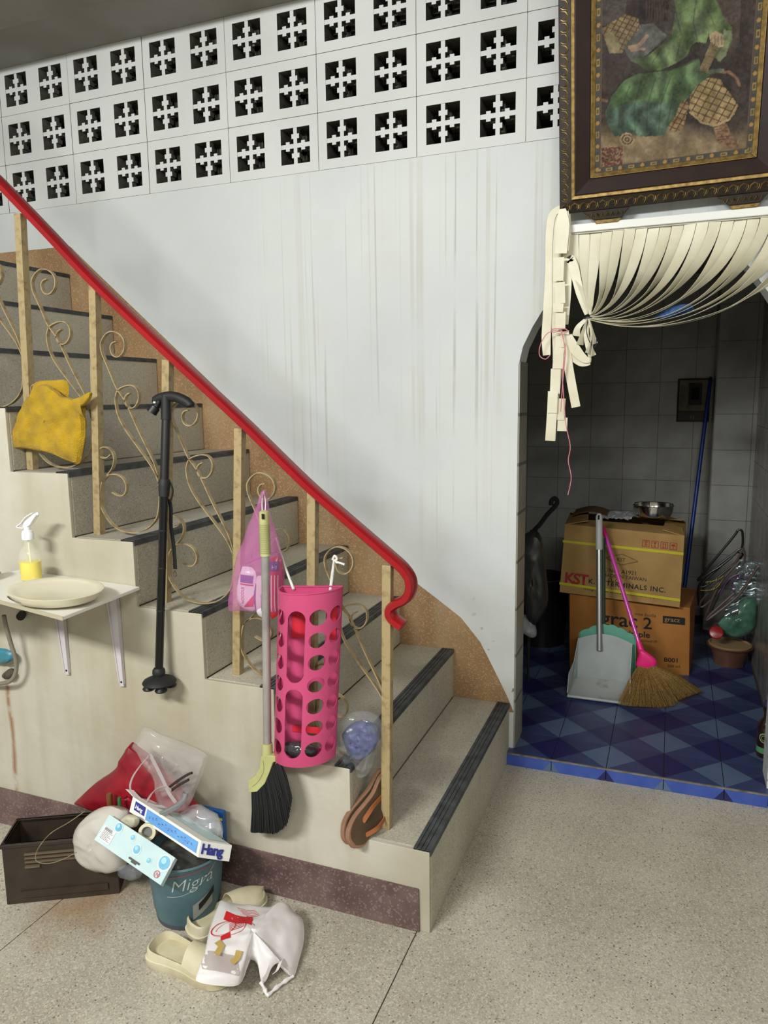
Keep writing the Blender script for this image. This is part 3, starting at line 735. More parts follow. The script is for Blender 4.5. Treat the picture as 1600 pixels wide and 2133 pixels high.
# border band with medallions, in the sheet's own coordinates
bw = .0205
ed = np.minimum(np.minimum(XX - x0, x1 - XX), np.minimum(YY - y0, y1 - YY)); bm_ = ed < bw
img[bm_] = (88, 78, 70); img[(ed > bw - .0016) & bm_] = (112, 88, 70)
per = np.where((XX - x0 < bw) | (x1 - XX < bw), YY - y0, XX - x0); per = np.where((YY - y0 < bw) & (XX - x0 >= bw), XX - x0, per)
ac = np.minimum(np.minimum(XX - x0, x1 - XX), np.minimum(YY - y0, y1 - YY)) - bw * .52
ph = per % .068
r_ = np.hypot(ph - .014, ac); img[bm_ & (r_ < .0058)] = (196, 144, 66)
img[bm_ & (np.abs(ph - .048) < .0095) & (np.abs(ac) < .0050)] = (176, 150, 78); img[bm_ & (np.abs(ph - .048) < .0062) & (np.abs(ac) < .0026)] = (112, 88, 48)
for q in (.003, .026, .034, .062): r_ = np.hypot(ph - q, ac); img[bm_ & (r_ < .0036)] = (78, 84, 80) if q in (.003, .034) else (66, 76, 54)
img = img * .80; gsel = img.mean(-1, keepdims=True); img = np.clip(gsel + (img - gsel) * .85, 0, 255)
lv = np.where(img / 255 <= .04045, img / 255 / 12.92, ((img / 255 + .055) / 1.055) ** 2.4)
me = bpy.data.meshes.new('print'); W_ = np.array(WO[pic.name])
V = (P3 - W_).reshape(-1, 3); idx = np.arange((NX + 1) * (NY + 1)).reshape(NY + 1, NX + 1)
F = np.stack([idx[:-1, :-1], idx[:-1, 1:], idx[1:, 1:], idx[1:, :-1]], -1).reshape(-1, 4)
me.vertices.add(len(V)); me.vertices.foreach_set('co', V.ravel()); me.loops.add(F.size); me.loops.foreach_set('vertex_index', F.ravel().astype(np.int32))
me.polygons.add(len(F)); me.polygons.foreach_set('loop_start', (np.arange(len(F)) * 4).astype(np.int32)); me.update(calc_edges=True)
ca = me.color_attributes.new('print', 'FLOAT_COLOR', 'POINT'); ca.data.foreach_set('color', np.concatenate([lv.reshape(-1, 3), np.ones((len(V), 1))], 1).astype(np.float32).ravel())
pm = bpy.data.materials.new('picture_print'); pm.use_nodes = True; nt = pm.node_tree; at = nt.nodes.new('ShaderNodeAttribute'); at.attribute_name = 'print'
nt.links.new(at.outputs['Color'], nt.nodes['Principled BSDF'].inputs['Base Color']); nt.nodes['Principled BSDF'].inputs['Roughness'].default_value = .6; nt.nodes['Principled BSDF'].inputs['Specular IOR Level'].default_value = .1
me.materials.append(pm); o = bpy.data.objects.new('print', me); COL.objects.link(o); o.parent = pic; WO[o.name] = WO[pic.name]
glass = mat('picture_glass', (255, 255, 255), .03, trans=1, ior=1.12)
MB().add([FP(x0, y0, .0072), FP(x1, y0, .0072), FP(x1, y1, .0072), FP(x0, y1, .0072)], [(0, 1, 2, 3)]).build('glass_pane', mat('pane_clear', (255, 255, 255), .03, alpha=.012), pic)
MB().hexa([FP(.01, .01, -.006), FP(FWd - .01, .01, -.006), FP(.01, FHt - .01, -.006), FP(FWd - .01, FHt - .01, -.006), FP(.01, .01, .004), FP(FWd - .01, .01, .004), FP(.01, FHt - .01, .004), FP(FWd - .01, FHt - .01, .004)]).build('back_board', darkwood, pic)

# ================================================================ STRIP CURTAIN
cloth = mat('cream_vinyl', (226, 221, 200), .42, col2=(208, 200, 172), vs=9, bump=.15, bs=25)
cz0 = 1.962
cu = thing('strip_curtain', (.55, -.05, 1.2), 'cream vertical strip curtain swept aside and knotted in the arch', 'curtain')
MB().box(.186, .98, -.062, -.012, cz0, cz0 + .026).build('head_rail', white_p, cu, bevel=.002)
MB().box(.186, .98, -.052, -.018, cz0 - .004, cz0).build('rail_lip', mat('rail_lip', (196, 194, 186), .5), cu)
K = U(1226, 662, y=-.07)
ns = 21
for i in range(ns):
    xt = .204 + i * .0368; top = Vector((xt, -.045, cz0 - .002)); L = xt - K.x
    f = max(0, L) / .7
    if L <= .02:
        c1 = top + Vector((0, -.004, -.14)); c2 = K + Vector((-.02 + (xt - .2) * .3, .0, .12))
    else:
        c1 = top + Vector((-.01 - .02 * f, -.002, -.10 - .13 * f)); c2 = K + Vector((.03 + (.40 + .10 * (i % 2)) * L, .004 + .014 * (i % 2), .050 - .175 * f + .012 * math.sin(i * 2.3)))
    e = K + Vector((.006, .004 * ((i * 7) % 5 - 2), .010 - .018 * f))
    n = 26; P = []; S = []; Wd = []
    for k in range(n + 1):
        t = k / n; q = top * (1 - t) ** 3 + c1 * 3 * t * (1 - t) ** 2 + c2 * 3 * t * t * (1 - t) + e * t ** 3
        q = q + Vector((0, .006 * math.sin(3 * t + i), .004 * math.sin(9 * t + i * 2) * t * (1 - t)))
        P.append(q); tw = min(1, t * (1.5 + .9 * f)) ** 1.1 * (1.22 + .14 * math.sin(i * 2.9)) + .12 * math.sin(i * 1.7); tw = tw if L > .02 else tw * .5
        S.append(Vector((math.cos(tw), math.sin(tw) * (1 if i % 3 else .9), .0 + .25 * t))); Wd.append(.0350 * (1 - .6 * t ** 2) if t < .9 else .0335 * .45 * (1.0 - (t - .9) * 5))
    Wd = [max(.008, a) for a in Wd]
    MB().ribbon(P, Wd, .0007, S).build('strip', cloth, cu, smooth=True)
# the tail under the knot and its cord
for i, (u, v, w_) in enumerate([(1200, 700, .02), (1208, 718, .03), (1222, 735, .026), (1234, 742, .02), (1240, 716, .015), (1228, 752, .03)]):
    e = U(u, v, y=-.07 - .006 * (i % 3)); mdl = (K + e) / 2 + Vector((.012 * (i % 3 - 1), -.006, 0))
    MB().ribbon(cr([K + Vector((0, 0, .003)), mdl, e], 8), [.008 + w_ * (k / 16) for k in range(17)], .0007, (math.cos(i), math.sin(i), 0)).build('strip', cloth, cu, smooth=True)
MB().tube([K + Vector((.014 * math.cos(a), .014 * math.sin(a), .002 * math.sin(3 * a))) for a in np.linspace(0, 4 * PI, 25)], .0022, 5).build('dark_cord', mat('dark_cord', (36, 40, 62), .8), cu)
MB().tube(cr([K, U(1222, 690, y=-.09), U(1230, 715, y=-.092), U(1240, 722, y=-.09), U(1243, 703, y=-.09)], 5), .0016, 5).build('dark_cord', MATS['dark_cord'], cu)
# the bundled, cut strips at the left end
bd = thing('curtain_bundle', (.15, -.07, 1.28), 'bundle of cream curtain strips tied with pink string hanging beside the arch', 'curtain')
def bstrip(px, w_, y, side=(1, 0, .0), fold=0):
    P = cr(pts(px, y=y), 7); MB().ribbon(P, w_, .0011, side).build('strip', cloth, bd, smooth=True)
def bstrip2(px, ws, y, side=(1, 0, 0)):
    P = cr(pts(px, y=y), 7); n = len(P); W2 = np.interp(np.linspace(0, 1, n), np.linspace(0, 1, len(ws)), ws).tolist()
    MB().ribbon(P, W2, .0011, side).build('strip', cloth, bd, smooth=True)
bstrip2([(1170, 432), (1150, 450), (1144, 500), (1143, 560), (1141, 640), (1138, 700), (1139, 740)], [.018, .026, .024, .022, .03, .032, .026], -.066)
bstrip2([(1168, 432), (1160, 480), (1158, 560), (1158, 640), (1162, 740), (1158, 800), (1151, 860), (1149, 918)], [.02, .036, .036, .034, .034, .034, .034, .028], -.062)
bstrip2([(1180, 445), (1182, 520), (1181, 600), (1176, 676)], [.028, .03, .03, .026], -.056)
bstrip2([(1172, 435), (1172, 470), (1168, 528)], [.02, .046, .040], -.098, (1, 0, -.25))
bstrip2([(1178, 440), (1177, 480), (1174, 522)], [.02, .036, .034], -.090, (1, 0, -.3))
for a, b, y in (((1165, 536), (1163, 585), -.088), ((1166, 588), (1167, 632), -.090), ((1164, 632), (1162, 650), -.094), ((1168, 650), (1167, 686), -.086),
                ((1168, 700), (1167, 724), -.084), ((1166, 724), (1163, 741), -.087), ((1164, 741), (1162, 768), -.090), ((1158, 768), (1156, 820), -.086), ((1152, 815), (1150, 860), -.090), ((1168, 830), (1165, 875), -.078), ((1172, 870), (1171, 898), -.074), ((1150, 858), (1146, 918), -.084)):
    bstrip([a, ((a[0] + b[0]) / 2, (a[1] + b[1]) / 2), b], .034, y, (1, 0, -.12))
bstrip([(1176, 690), (1184, 760), (1200, 848)], .030, -.080, (1, 0, .2))
bstrip2([(1180, 712), (1195, 738), (1212, 754), (1230, 755)], [.04, .04, .03, .015], -.076, (.5, 0, 1))
bstrip2([(1182, 700), (1200, 730), (1218, 748), (1232, 750)], [.03, .035, .025, .012], -.083, (.5, 0, 1))
bstrip2([(1187, 545), (1188, 540), (1196, 560), (1208, 610), (1222, 655)], [.02, .032, .032, .026, .012], -.060)
pinks = mat('pink_string', (208, 130, 138), .6)
ss = thing('pink_string', U(1160, 690, y=-.105), 'thin pink string knotted round the curtain bundle and trailing down', 'string')
for px in ([(1150, 686), (1165, 684), (1180, 686), (1180, 692), (1165, 690), (1152, 692), (1150, 686)], [(1160, 687), (1140, 695), (1126, 718), (1124, 740), (1136, 748), (1146, 740)], [(1170, 688), (1176, 720), (1177, 745), (1172, 800), (1168, 858)],
           [(1168, 688), (1178, 730), (1172, 780), (1176, 850), (1180, 890), (1188, 930), (1184, 960), (1190, 995), (1183, 1031)]):
    MB().tube(cr(pts(px, y=-.108), 5), .0016, 5).build('strand', pinks, ss)
sb = puffy(pts([(1360, 662), (1395, 640), (1438, 633), (1443, 650), (1400, 662)], y=-.035), (0, -1, .1), .006, amp=.002)
tag(sb.build('denim_rag', mat('denim_blue', (52, 92, 148), .8, col2=(36, 62, 104), vs=60), smooth=True), 'blue cloth rag caught in the swept curtain strips', 'cloth')

# ================================================================ THINGS IN THE WASHROOM
card1 = mat('cardboard_pale', (172, 138, 84), .8, col2=(152, 118, 68), vs=7, bump=.15, bs=30)
card2 = mat('cardboard_orange', (176, 118, 56), .8, col2=(158, 102, 44), vs=6, bump=.15, bs=30)
ink = mat('black_ink', (30, 28, 32), .7); redink = mat('red_ink', (150, 40, 40), .7); tape = mat('yellow_strap', (196, 186, 40), .4)
def carton(name, c, m_, label):
    """c: eight outer corners (box order); body of six slightly bowed panels"""
    th_ = thing(name, (sum((Vector(p) for p in c[:4]), Vector()) / 4), label, 'box')
    cc = [Vector(p) for p in c]; ctr = sum(cc, Vector()) / 8
    mb = MB()
    for a, b, d, e in ((0, 1, 5, 4), (1, 3, 7, 5), (3, 2, 6, 7), (2, 0, 4, 6), (0, 2, 3, 1)):
        nrm = (cc[b] - cc[a]).cross(cc[e] - cc[a]).normalized()
        if nrm.dot((cc[a] + cc[d]) / 2 - ctr) < 0: nrm = -nrm
        mb.grid(lambda u, v: cc[a] * (1 - u) * (1 - v) + cc[b] * u * (1 - v) + cc[d] * u * v + cc[e] * (1 - u) * v + nrm * (.006 * math.sin(PI * u) * math.sin(PI * v) + .002 * noise.noise(Vector((u * 5, v * 5, a)))) * (1 if a != 0 or e != 2 else 0), 12, 10)
    bd_ = mb.build('body', m_, th_, smooth=True)
    f = lambda x, y, off=.001: None
    W0 = (cc[1] - cc[0]).length; H0 = (cc[4] - cc[0]).length; nr = (cc[1] - cc[0]).cross(cc[4] - cc[0]).normalized()
    def fn(x, y, off=.0016):
        u, v = x / W0, y / H0
        return cc[0] * (1 - u) * (1 - v) + cc[1] * u * (1 - v) + cc[5] * u * v + cc[4] * (1 - u) * v + nr * (.006 * math.sin(PI * min(1, max(0, u))) * math.sin(PI * min(1, max(0, v))) + off)
    return th_, fn, W0, H0, cc
c2 = [(.109, .974, FZ), (.674, 1.05, FZ), (.06, 1.36, FZ), (.70, 1.40, FZ), (.100, .970, .433), (.663, 1.046, .392), (.05, 1.36, .44), (.70, 1.40, .40)]
b2, f2, w2, h2, cc2 = carton('cardboard_carton', c2, card2, 'orange-brown carton on the blue tiles under another carton')
MB().hexa([Vector(p) for p in [(.100, .970, .425), (.663, 1.046, .386), (.05, 1.36, .43), (.70, 1.40, .39), (.100, .970, .433), (.663, 1.046, .392), (.05, 1.36, .438), (.70, 1.40, .398)]]).build('top_flap', card2, b2)
def T(s, x, y, sz, m_=ink, par=b2, fn=f2, **k): return text(s, lambda a, b: fn(x + a, y + b), sz, m_, par, **k)
T('grac', .150, .245, .108, bold=.010, spacing=.98); T('2', .352, .245, .088, bold=.012)
T('simple', .268, .196, .046, bold=.02); T('เกรซ ซิมเปิล', .312, .312, .021); T('ภาชนะจากเยื่อพืชธรรมชาติ', .205, .172, .0205)
T('B001', .452, .070, .034, bold=.02); T('500 ml.', .468, .040, .022); T('Conv', .285, .062, .022)
mb = MB(); quad(mb, lambda a, b: f2(a, b), .445, .548, .285, .326); mb.build('print_block', ink, b2); text('gracz', lambda a, b: f2(.453 + a, .298 + b, .0024), .034, card1, b2)
mb = MB()
for dx, dy in ((.17, .125), (.19, .125), (.21, .125), (.18, .142), (.20, .142), (.192, .158)): disc(mb, lambda a, b: f2(a, b), dx, dy, .010, r0=.0082)
mb.build('print_icon', ink, b2)
c1 = [(.052, .955, .443), (.615, .985, .407), (.04, 1.33, .447), (.625, 1.36, .41), (.067, .985, .782), (.622, 1.015, .748), (.05, 1.32, .79), (.63, 1.33, .765)]
b1, f1, w1, h1, cc1 = carton('cardboard_carton', c1, card1, 'tan carton with yellow straps stacked on the orange carton')
def T1(s, x, y, sz, m_=ink, **k): return text(s, lambda a, b: f1(x + a, y + b), sz, m_, b1, **k)
T1('KST', .262, .190, .024, spacing=.95); T1('C/NO: A1921', .200, .130, .028); T1('MADE IN TAIWAN', .200, .106, .025); T1('R. O. C.', .200, .084, .025)
T1('K. S. TERMINALS INC.', .135, .063, .033, bold=.02, spacing=1.16); T1('KST', .018, .052, .074, redink, bold=.035, spacing=.86); T1('http://www.ksterminals.com', .115, .028, .028, spacing=1.12)
mb = MB(); fnl = lambda a, b: f1(a, b); D_ = [(.210, .199), (.285, .225), (.360, .199), (.285, .173)]
for i in range(4):
    a, b = D_[i], D_[(i + 1) % 4]; dx, dy = b[0] - a[0], b[1] - a[1]; l = math.hypot(dx, dy); nx_, ny_ = -dy / l * .0022, dx / l * .0022
    mb.add([fnl(a[0], a[1]), fnl(b[0], b[1]), fnl(b[0] + nx_, b[1] + ny_), fnl(a[0] + nx_, a[1] + ny_)], [(0, 1, 2, 3)])
mb.build('print_diamond', ink, b1)
mb = MB()
for i in range(4):
    x = .375 + i * .042; frame_quad(mb, fnl, x, x + .033, .272, .306, .0028)
    if i == 0: disc(mb, fnl, x + .0165, .296, .006, r0=.003); disc(mb, fnl, x + .0165, .283, .006, r0=.003)
    if i == 1: mb.add([fnl(x + .008, .300), fnl(x + .025, .300), fnl(x + .0165, .287)], [(0, 1, 2)]); quad(mb, fnl, x + .015, x + .018, .278, .290); quad(mb, fnl, x + .011, x + .022, .277, .280)
    if i == 2:
        for q in (.010, .020): quad(mb, fnl, x + q, x + q + .003, .280, .298); mb.add([fnl(x + q - .003, .294), fnl(x + q + .006, .294), fnl(x + q + .0015, .301)], [(0, 1, 2)])
        quad(mb, fnl, x + .007, x + .026, .277, .280)
    if i == 3: mb.add([fnl(x + .005, .289), fnl(x + .028, .289), fnl(x + .022, .298), fnl(x + .011, .298)], [(0, 1, 2, 3)]); quad(mb, fnl, x + .0155, x + .018, .277, .290)
mb.build('print_icon', redink, b1)
for yb in (.258, .045):
    mb = MB(); P = [cc1[2] + Vector((-.004, 0, yb)), f1(0, yb, .003) + Vector((-.004, 0, 0))] + [f1(w1 * t, yb - (.0 if yb > .1 else .01 * t), .003) for t in (.25, .5, .75, 1.)] + [cc1[3] + Vector((.004, 0, yb))]
    mb.ribbon(P, .013, .001, (0, 0, 1)); mb.build('strap', tape, b1)
# flaps of the upper carton
for fl_ in ([cc1[4], cc1[5], cc1[4] + Vector((.02, .11, .012)), cc1[5] + Vector((-.01, .13, .018))], [cc1[5], cc1[7], cc1[5] + Vector((-.10, .02, .022)), cc1[7] + Vector((-.09, -.01, .03))], [cc1[6], cc1[7], cc1[6] + Vector((.02, -.12, .02)), cc1[7] + Vector((-.02, -.13, .03))], [cc1[4], cc1[6], cc1[4] + Vector((.11, .02, .02)), cc1[6] + Vector((.1, -.03, .035))]):
    up = Vector((0, 0, .004)); MB().hexa([p for p in fl_] + [p + up for p in fl_]).build('flap', card1, b1)
o = MB().grid(lambda u, v: Vector((.09 + .17 * u, 1.10 + .14 * v, .812 + .022 * math.sin(u * 3) + .01 * v)), 8, 4, th=.003).build('cardboard_scrap', mat('cardboard_dark', (96, 70, 42), .85)); tag(o, 'dark curled scrap of cardboard lying on the tan carton', 'cardboard')
o = MB().grid(lambda u, v: Vector((.225 + .15 * u + .02 * v, 1.06 + .16 * v, .806 + .012 * crumple((u * 2, v * 2, 0), 3.2) + .012 * v)), 26, 20, th=.001).build('crumpled_paper', mat('pale_paper', (168, 168, 172), .7), smooth=True); tag(o, 'crumpled pale grey paper lying on top of the tan carton', 'paper')
bc = U(1370, 1110, y=1.17)
steel = mat('steel', (190, 188, 182), .14, 1.)
bz = .815
o = MB().lathe([(.0, 0), (.062, 0), (.085, .012), (.094, .034), (.096, .062), (.100, .064), (.099, .066), (.094, .064), (.092, .034), (.083, .014), (.06, .003), (0, .003)], 40, (.475, 1.14, bz)).build('steel_bowl', steel, smooth=True); tag(o, 'round stainless steel bowl sitting on top of the tan carton', 'bowl')
# dustpans
greyp = mat('grey_plastic', (166, 172, 172), .45, col2=(150, 156, 156), vs=8); silv = mat('brushed_silver', (156, 158, 160), .3, .7); greenp = mat('mint_plastic', (92, 156, 134), .45)
dp = thing('dustpan', (.285, .62, FZ), 'grey long-handled dustpan standing on the blue tiles against the cartons', 'dustpan')
def pan(y0, dx=0., s=1.):
    """pan standing nearly upright: mouth on the floor toward the viewer, back plate leaning"""
    A = Vector((.285 + dx, y0, FZ)); 
    wB, wT = .128 * s, .118 * s
    P = lambda x, y, z: A + Vector((x, y, z))
    back = lambda u, v: P((u - .5) * 2 * (wB * (1 - v) + wT * v) + .012 * v, .055 + .012 * v + .006 * math.cos((u - .5) * PI), .055 + v * (.190 + .030 * math.cos((u - .5) * PI)))
    floor_ = lambda u, v: P((u - .5) * 2 * (wB + .006 * (1 - v)), -.075 + .135 * v, .003 + .055 * v * v + .004 * (1 - v))
    return P, back, floor_, wB, wT
P, bk_, fl2, wB, wT = pan(.64)
MB().grid(bk_, 14, 8, th=-.003).build('back_plate', greyp, dp, smooth=True)
MB().grid(fl2, 14, 8, th=.003).build('tray', mat('grey_plastic_worn', (158, 162, 160), .5, col2=(120, 112, 98), vs=14, vr=(.55, .75)), dp, smooth=True)
MB().tube([fl2(0, 0) + Vector((0, 0, .006)), fl2(1, 0) + Vector((0, 0, .006))], .007, 8).build('front_lip', greyp, dp)
for s_ in (0, 1):
    mb = MB(); sx = -1 if s_ == 0 else 1
    q = [fl2(s_, k / 6) for k in range(7)]; r = [bk_(s_, k / 6) for k in range(7)]
    outer = [fl2(s_, 0) + Vector((0, 0, .02)), fl2(s_, .3) + Vector((0, -.01, .10)), r[3] + Vector((0, -.055, 0)), r[4] + Vector((0, -.035, .0)), r[6]]
    inn = [q[0], q[2], q[5], r[2], r[6] + Vector((0, .002, -.01))]
    vs = []; 
    for a, b in zip(inn, outer): vs += [a, b, a + Vector((.003 * sx, 0, 0)), b + Vector((.003 * sx, 0, 0))]
    fs = []
    for k in range(4): o_ = k * 4; fs += [(o_, o_ + 1, o_ + 5, o_ + 4), (o_ + 2, o_ + 6, o_ + 7, o_ + 3), (o_ + 1, o_ + 3, o_ + 7, o_ + 5), (o_, o_ + 4, o_ + 6, o_ + 2)]
    mb.add(vs, fs); mb.build('side_wall', greyp, dp)
htop = U(1248, 1070, y=.86); hb = P(-.014, .074, .265)
MB().tube([hb + (hb - htop) * .12, hb, hb + (htop - hb) * .72], .0135, 14).build('pole', silv, dp, smooth=True)
g0 = hb + (htop - hb) * .70
MB().tube([g0, g0 + (htop - g0) * .03, g0 + (htop - g0) * .5, g0 + (htop - g0) * .93, htop], [.0155, .0165, .0165, .016, .009], 14).build('grip', mat('pale_grey_grip', (176, 176, 174), .4), dp, smooth=True)
MB().box(-.004, .004, -.003, .0, -.012, .012, M=Matrix.Translation(g0 + (htop - g0) * .9 + Vector((0, -.0155, 0)))).build('hang_hole', mat('hole_black', (18, 18, 18), .9), dp)
gp = thing('dustpan', (.30, .70, FZ), 'mint green dustpan with a scalloped top behind the grey one', 'dustpan')
def gback(u, v): 
    x = (u - .5) * 2; t = .25 + .048 * math.cos(x * PI / 2) + .006 * abs(math.sin(x * 9)); return Vector((.306 + x * (.130 - .004 * v), .722 + .02 * v, FZ + .012 + v * t))
MB().grid(gback, 40, 6, th=-.003).build('back_plate', greenp, gp, smooth=True)
for s_ in (0, 1): MB().grid(lambda u, v: gback(s_, v) + Vector((0, -.045 * u * (1 - v * .7), 0)), 4, 6, th=.002).build('side_wall', greenp, gp)
MB().grid(lambda u, v: gback(u, 0) + Vector((0, -.05 * v, -.006 * v)), 10, 3, th=.002).build('tray', greenp, gp)
gh = U(1257, 1340, y=.745); gt = U(1257, 1098, y=.90)
MB().tube([gh, gh + (gt - gh) * .9], .010, 10).build('pole', mat('dark_green', (40, 70, 60), .4), gp, smooth=True)
# pink grass broom
hot = mat('hot_pink', (232, 40, 122), .4); pinkpole = mat('pink_pole', (206, 66, 160), .25, coat=.3, col2=(190, 60, 170), vs=5)
bm1 = thing('grass_broom', (.50, .66, FZ), 'straw broom with a pink handle leaning against the tan carton', 'broom')
neck = U(1335, 1352, y=.70); ptop = U(1258, 1103, y=.925)
MB().tube([neck, ptop], .0095, 12).build('handle', pinkpole, bm1, smooth=True)
d_ = (ptop - neck).normalized()
MB().tube([ptop - d_ * .03, ptop, ptop + d_ * .02], [.011, .010, .002], 12).build('end_cap', hot, bm1, smooth=True)
MB().tube([neck - d_ * .035, neck + d_ * .035], [.0165, .0115], 12).build('socket', hot, bm1, smooth=True)
pc = puffy([U(a, b, y=.685) for a, b in ((1333, 1352), (1345, 1357), (1366, 1374), (1366, 1388), (1350, 1396), (1337, 1392), (1325, 1386), (1330, 1366))], (0, -1, 0), .014, amp=.0)
pc.build('shroud', hot, bm1, smooth=True)
mb = MB(); rr = random.Random(5)
tl, trr = U(1285, 1470, z=FZ + .003), U(1462, 1438, z=FZ + .012)
ctr = U(1348, 1390, y=.685)
for i in range(1500):
    t = rr.random(); t = t ** .9
    ax = U(1330 + 34 * t, 1386 + 4 * math.sin(t * 3), y=.685 + rr.uniform(-.010, .012))
    ua = 1287 + (1462 - 1287) * t; vb = np.interp(t, [0, .12, .5, .66, .72, 1], [1468, 1471, 1474, 1470, 1458, 1440])
    y_ = .60 + .17 * max(0, t - .55) / .45 + rr.uniform(-.015, .03)
    ez = FZ + .003 + rr.random() ** 2 * .02 + (.0 if t < .68 else .012)
    e = U(ua + rr.uniform(-4, 4), vb, z=ez); e = e + (ax - e) * rr.random() ** 3 * .25
    e.z = max(e.z, FZ + .002)
    md = ax.lerp(e, .5) + Vector((rr.uniform(-.004, .004), rr.uniform(-.012, .004), .010 + rr.uniform(-.004, .006)))
    sd = Vector((1, .3, 0)); 
    mb.ribbon([ax, md, e], [.0016, .0018, .0008], .0006, sd)
o = mb.build('straw', mat('straw', (150, 118, 62), .75, col2=(112, 84, 40), vs=180, vr=(.4, .6)), bm1); o['kind'] = 'stuff'
# meter panel on the tiled wall and blue pole
mp = thing('switch_panel', U(1445, 880, y=BYL - .01), 'dark-framed switch panel with a letter H on the back washroom tiles', 'switch panel')
a = U(1413, 789, y=BYL - .007); b = U(1476, 878, y=BYL - .007)
MB().box(a.x, b.x, BYL - .035, BYL - .0065, b.z, a.z).build('frame', mat('panel_dark', (44, 38, 32), .6), mp, bevel=.003)
MB().box(a.x + .010, b.x - .008, BYL - .041, BYL - .035, b.z + .065, a.z - .010).build('plate', mat('panel_beige', (116, 108, 84), .5, col2=(92, 84, 62), vs=20), mp)
MB().box(a.x + .062, b.x - .045, BYL - .047, BYL - .041, b.z + .100, a.z - .028).build('socket', MATS['panel_dark'], mp, bevel=.002)
MB().box(a.x + .075, b.x - .060, BYL - .050, BYL - .047, b.z + .130, a.z - .055).build('switch_key', MATS['hole_black'], mp)
MB().box(a.x + .010, b.x - .008, BYL - .040, BYL - .035, b.z + .008, b.z + .060).build('label_plate', mat('panel_brown', (62, 44, 34), .5), mp)
text('H', lambda p, q: Vector((a.x + .075 + p, BYL - .0405, b.z + .018 + q)), .034, MATS['panel_beige'], mp)
p0, p1 = U(1437, 1135, y=1.86), U(1480, 792, y=2.08)
p0 = p1 + (p0 - p1) * ((p1.z - FZ) / (p1.z - p0.z))
bp_ = thing('mop_pole', p0, 'blue mop pole leaning up the back washroom wall behind the cartons', 'pole')
MB().tube([p0, p1], .011, 12).build('shaft', mat('blue_pole', (26, 54, 140), .35), bp_, smooth=True); MB().tube([p1, p1 + (p1 - p0).normalized() * .02], [.012, .006], 12).build('end_cap', MATS['hole_black'], bp_, smooth=True)
# hanging dark coat-bag, umbrella, black bin on the left
dkbag = mat('dark_bag', (52, 52, 50), .4, col2=(34, 34, 34), vs=10)
o = puffy(pts([(1080, 1120), (1110, 1105), (1128, 1120), (1138, 1190), (1142, 1250), (1130, 1280), (1112, 1306), (1098, 1290), (1085, 1230), (1070, 1180)], y=.62), (.1, -1, 0), .05, amp=.016, freq=14).build('dark_plastic_bag', dkbag, smooth=True); tag(o, 'dark grey plastic bag hanging inside the washroom behind the jamb', 'bag')
o = puffy(pts([(1070, 1285), (1100, 1280), (1112, 1292), (1119, 1320), (1110, 1328), (1090, 1318), (1072, 1300)], y=.62), (.1, -1, 0), .03, amp=.010, freq=26).build('crumpled_clear_bag', mat('clear_film', (220, 222, 224), .12, alpha=.30, spec=.9), smooth=True); tag(o, 'crumpled clear plastic bag below the dark bag in the washroom', 'bag')
um = thing('umbrella', U(1110, 1290, y=.70), 'black umbrella with a hooked handle hanging behind the dark bag', 'umbrella')
MB().tube(cr(pts([(1148, 1052), (1149, 1043), (1156, 1038), (1161, 1045), (1156, 1055), (1140, 1072), (1125, 1092), (1112, 1105)], y=.70), 5), .0105, 10).build('handle', MATS['hole_black'], um, smooth=True)
MB().tube(pts([(1112, 1105), (1108, 1180), (1102, 1290)], y=.70) + [Vector((U(1100, 1400, y=.70).x, .70, FZ))], [.018, .022, .012, .004], 12).build('folded_canopy', mat('black_cloth', (26, 26, 28), .8), um, smooth=True)
o = MB().lathe([(0, 0), (.13, 0), (.15, .36), (.158, .37), (.158, .38), (.145, .38), (.12, .02), (0, .02)], 28, (-.10, 1.35, FZ)).build('black_bin', mat('black_plastic', (24, 24, 26), .4), smooth=True); tag(o, 'black plastic bin in the dark corner left of the cartons', 'bin')
# right corner: basin, green bag, lid, foil mat, hangers
bs_ = Vector((.868, 1.30, FZ + .0))
o = thing('basin', bs_, 'brown plastic basin on the blue tiles by the right washroom wall', 'basin')
MB().lathe([(0, .0), (.072, 0), (.078, .04), (.098, .092), (.110, .094), (.112, .100), (.104, .100), (.096, .097), (.072, .05), (.066, .01), (0, .01)], 36, bs_).build('bowl', mat('brown_basin', (112, 78, 60), .45, col2=(80, 56, 44), vs=10), o, smooth=True)
MB().lathe([(.101, .098), (.104, .106), (.095, .108), (.092, .100)], 36, bs_).build('inner_tray', mat('tan_tray', (168, 140, 100), .4), o, smooth=True)
for k in range(3): MB().box(-.010, .010, -.01, .01, 0, .02, M=Matrix.Translation(bs_ + Vector((.06 * math.cos(k * 2.1 + 3.6), .06 * math.sin(k * 2.1 + 3.6), -.0)))).build('foot', MATS['brown_basin'], o)
greenf = mat('green_film', (62, 100, 82), .25, col2=(100, 146, 122), vs=14, trans=.1)
o = puffy(pts([(1492, 1300), (1508, 1284), (1536, 1278), (1540, 1255), (1556, 1245), (1575, 1248), (1578, 1280), (1575, 1305), (1558, 1322), (1530, 1328), (1508, 1318)], y=1.26), (-.2, -1, .2), .035, amp=.012, freq=16).build('green_plastic_bag', greenf, smooth=True); tag(o, 'translucent green plastic bag lying in the brown basin', 'bag')
o = MB().lathe([(0, 0), (.030, 0), (.034, .008), (.030, .014), (.012, .018), (0, .018)], 24, (0, 0, 0), M=Matrix.Translation(U(1492, 1318, y=1.20)) @ Matrix.Rotation(1.1, 4, 'X')).build('red_disc', mat('red_plastic', (150, 26, 34), .3), smooth=True); tag(o, 'small round red plastic disc on the front rim of the basin', 'plastic disc')
foil = mat('foil', (150, 165, 168), .25, .7, col2=(196, 205, 205), vs=30)
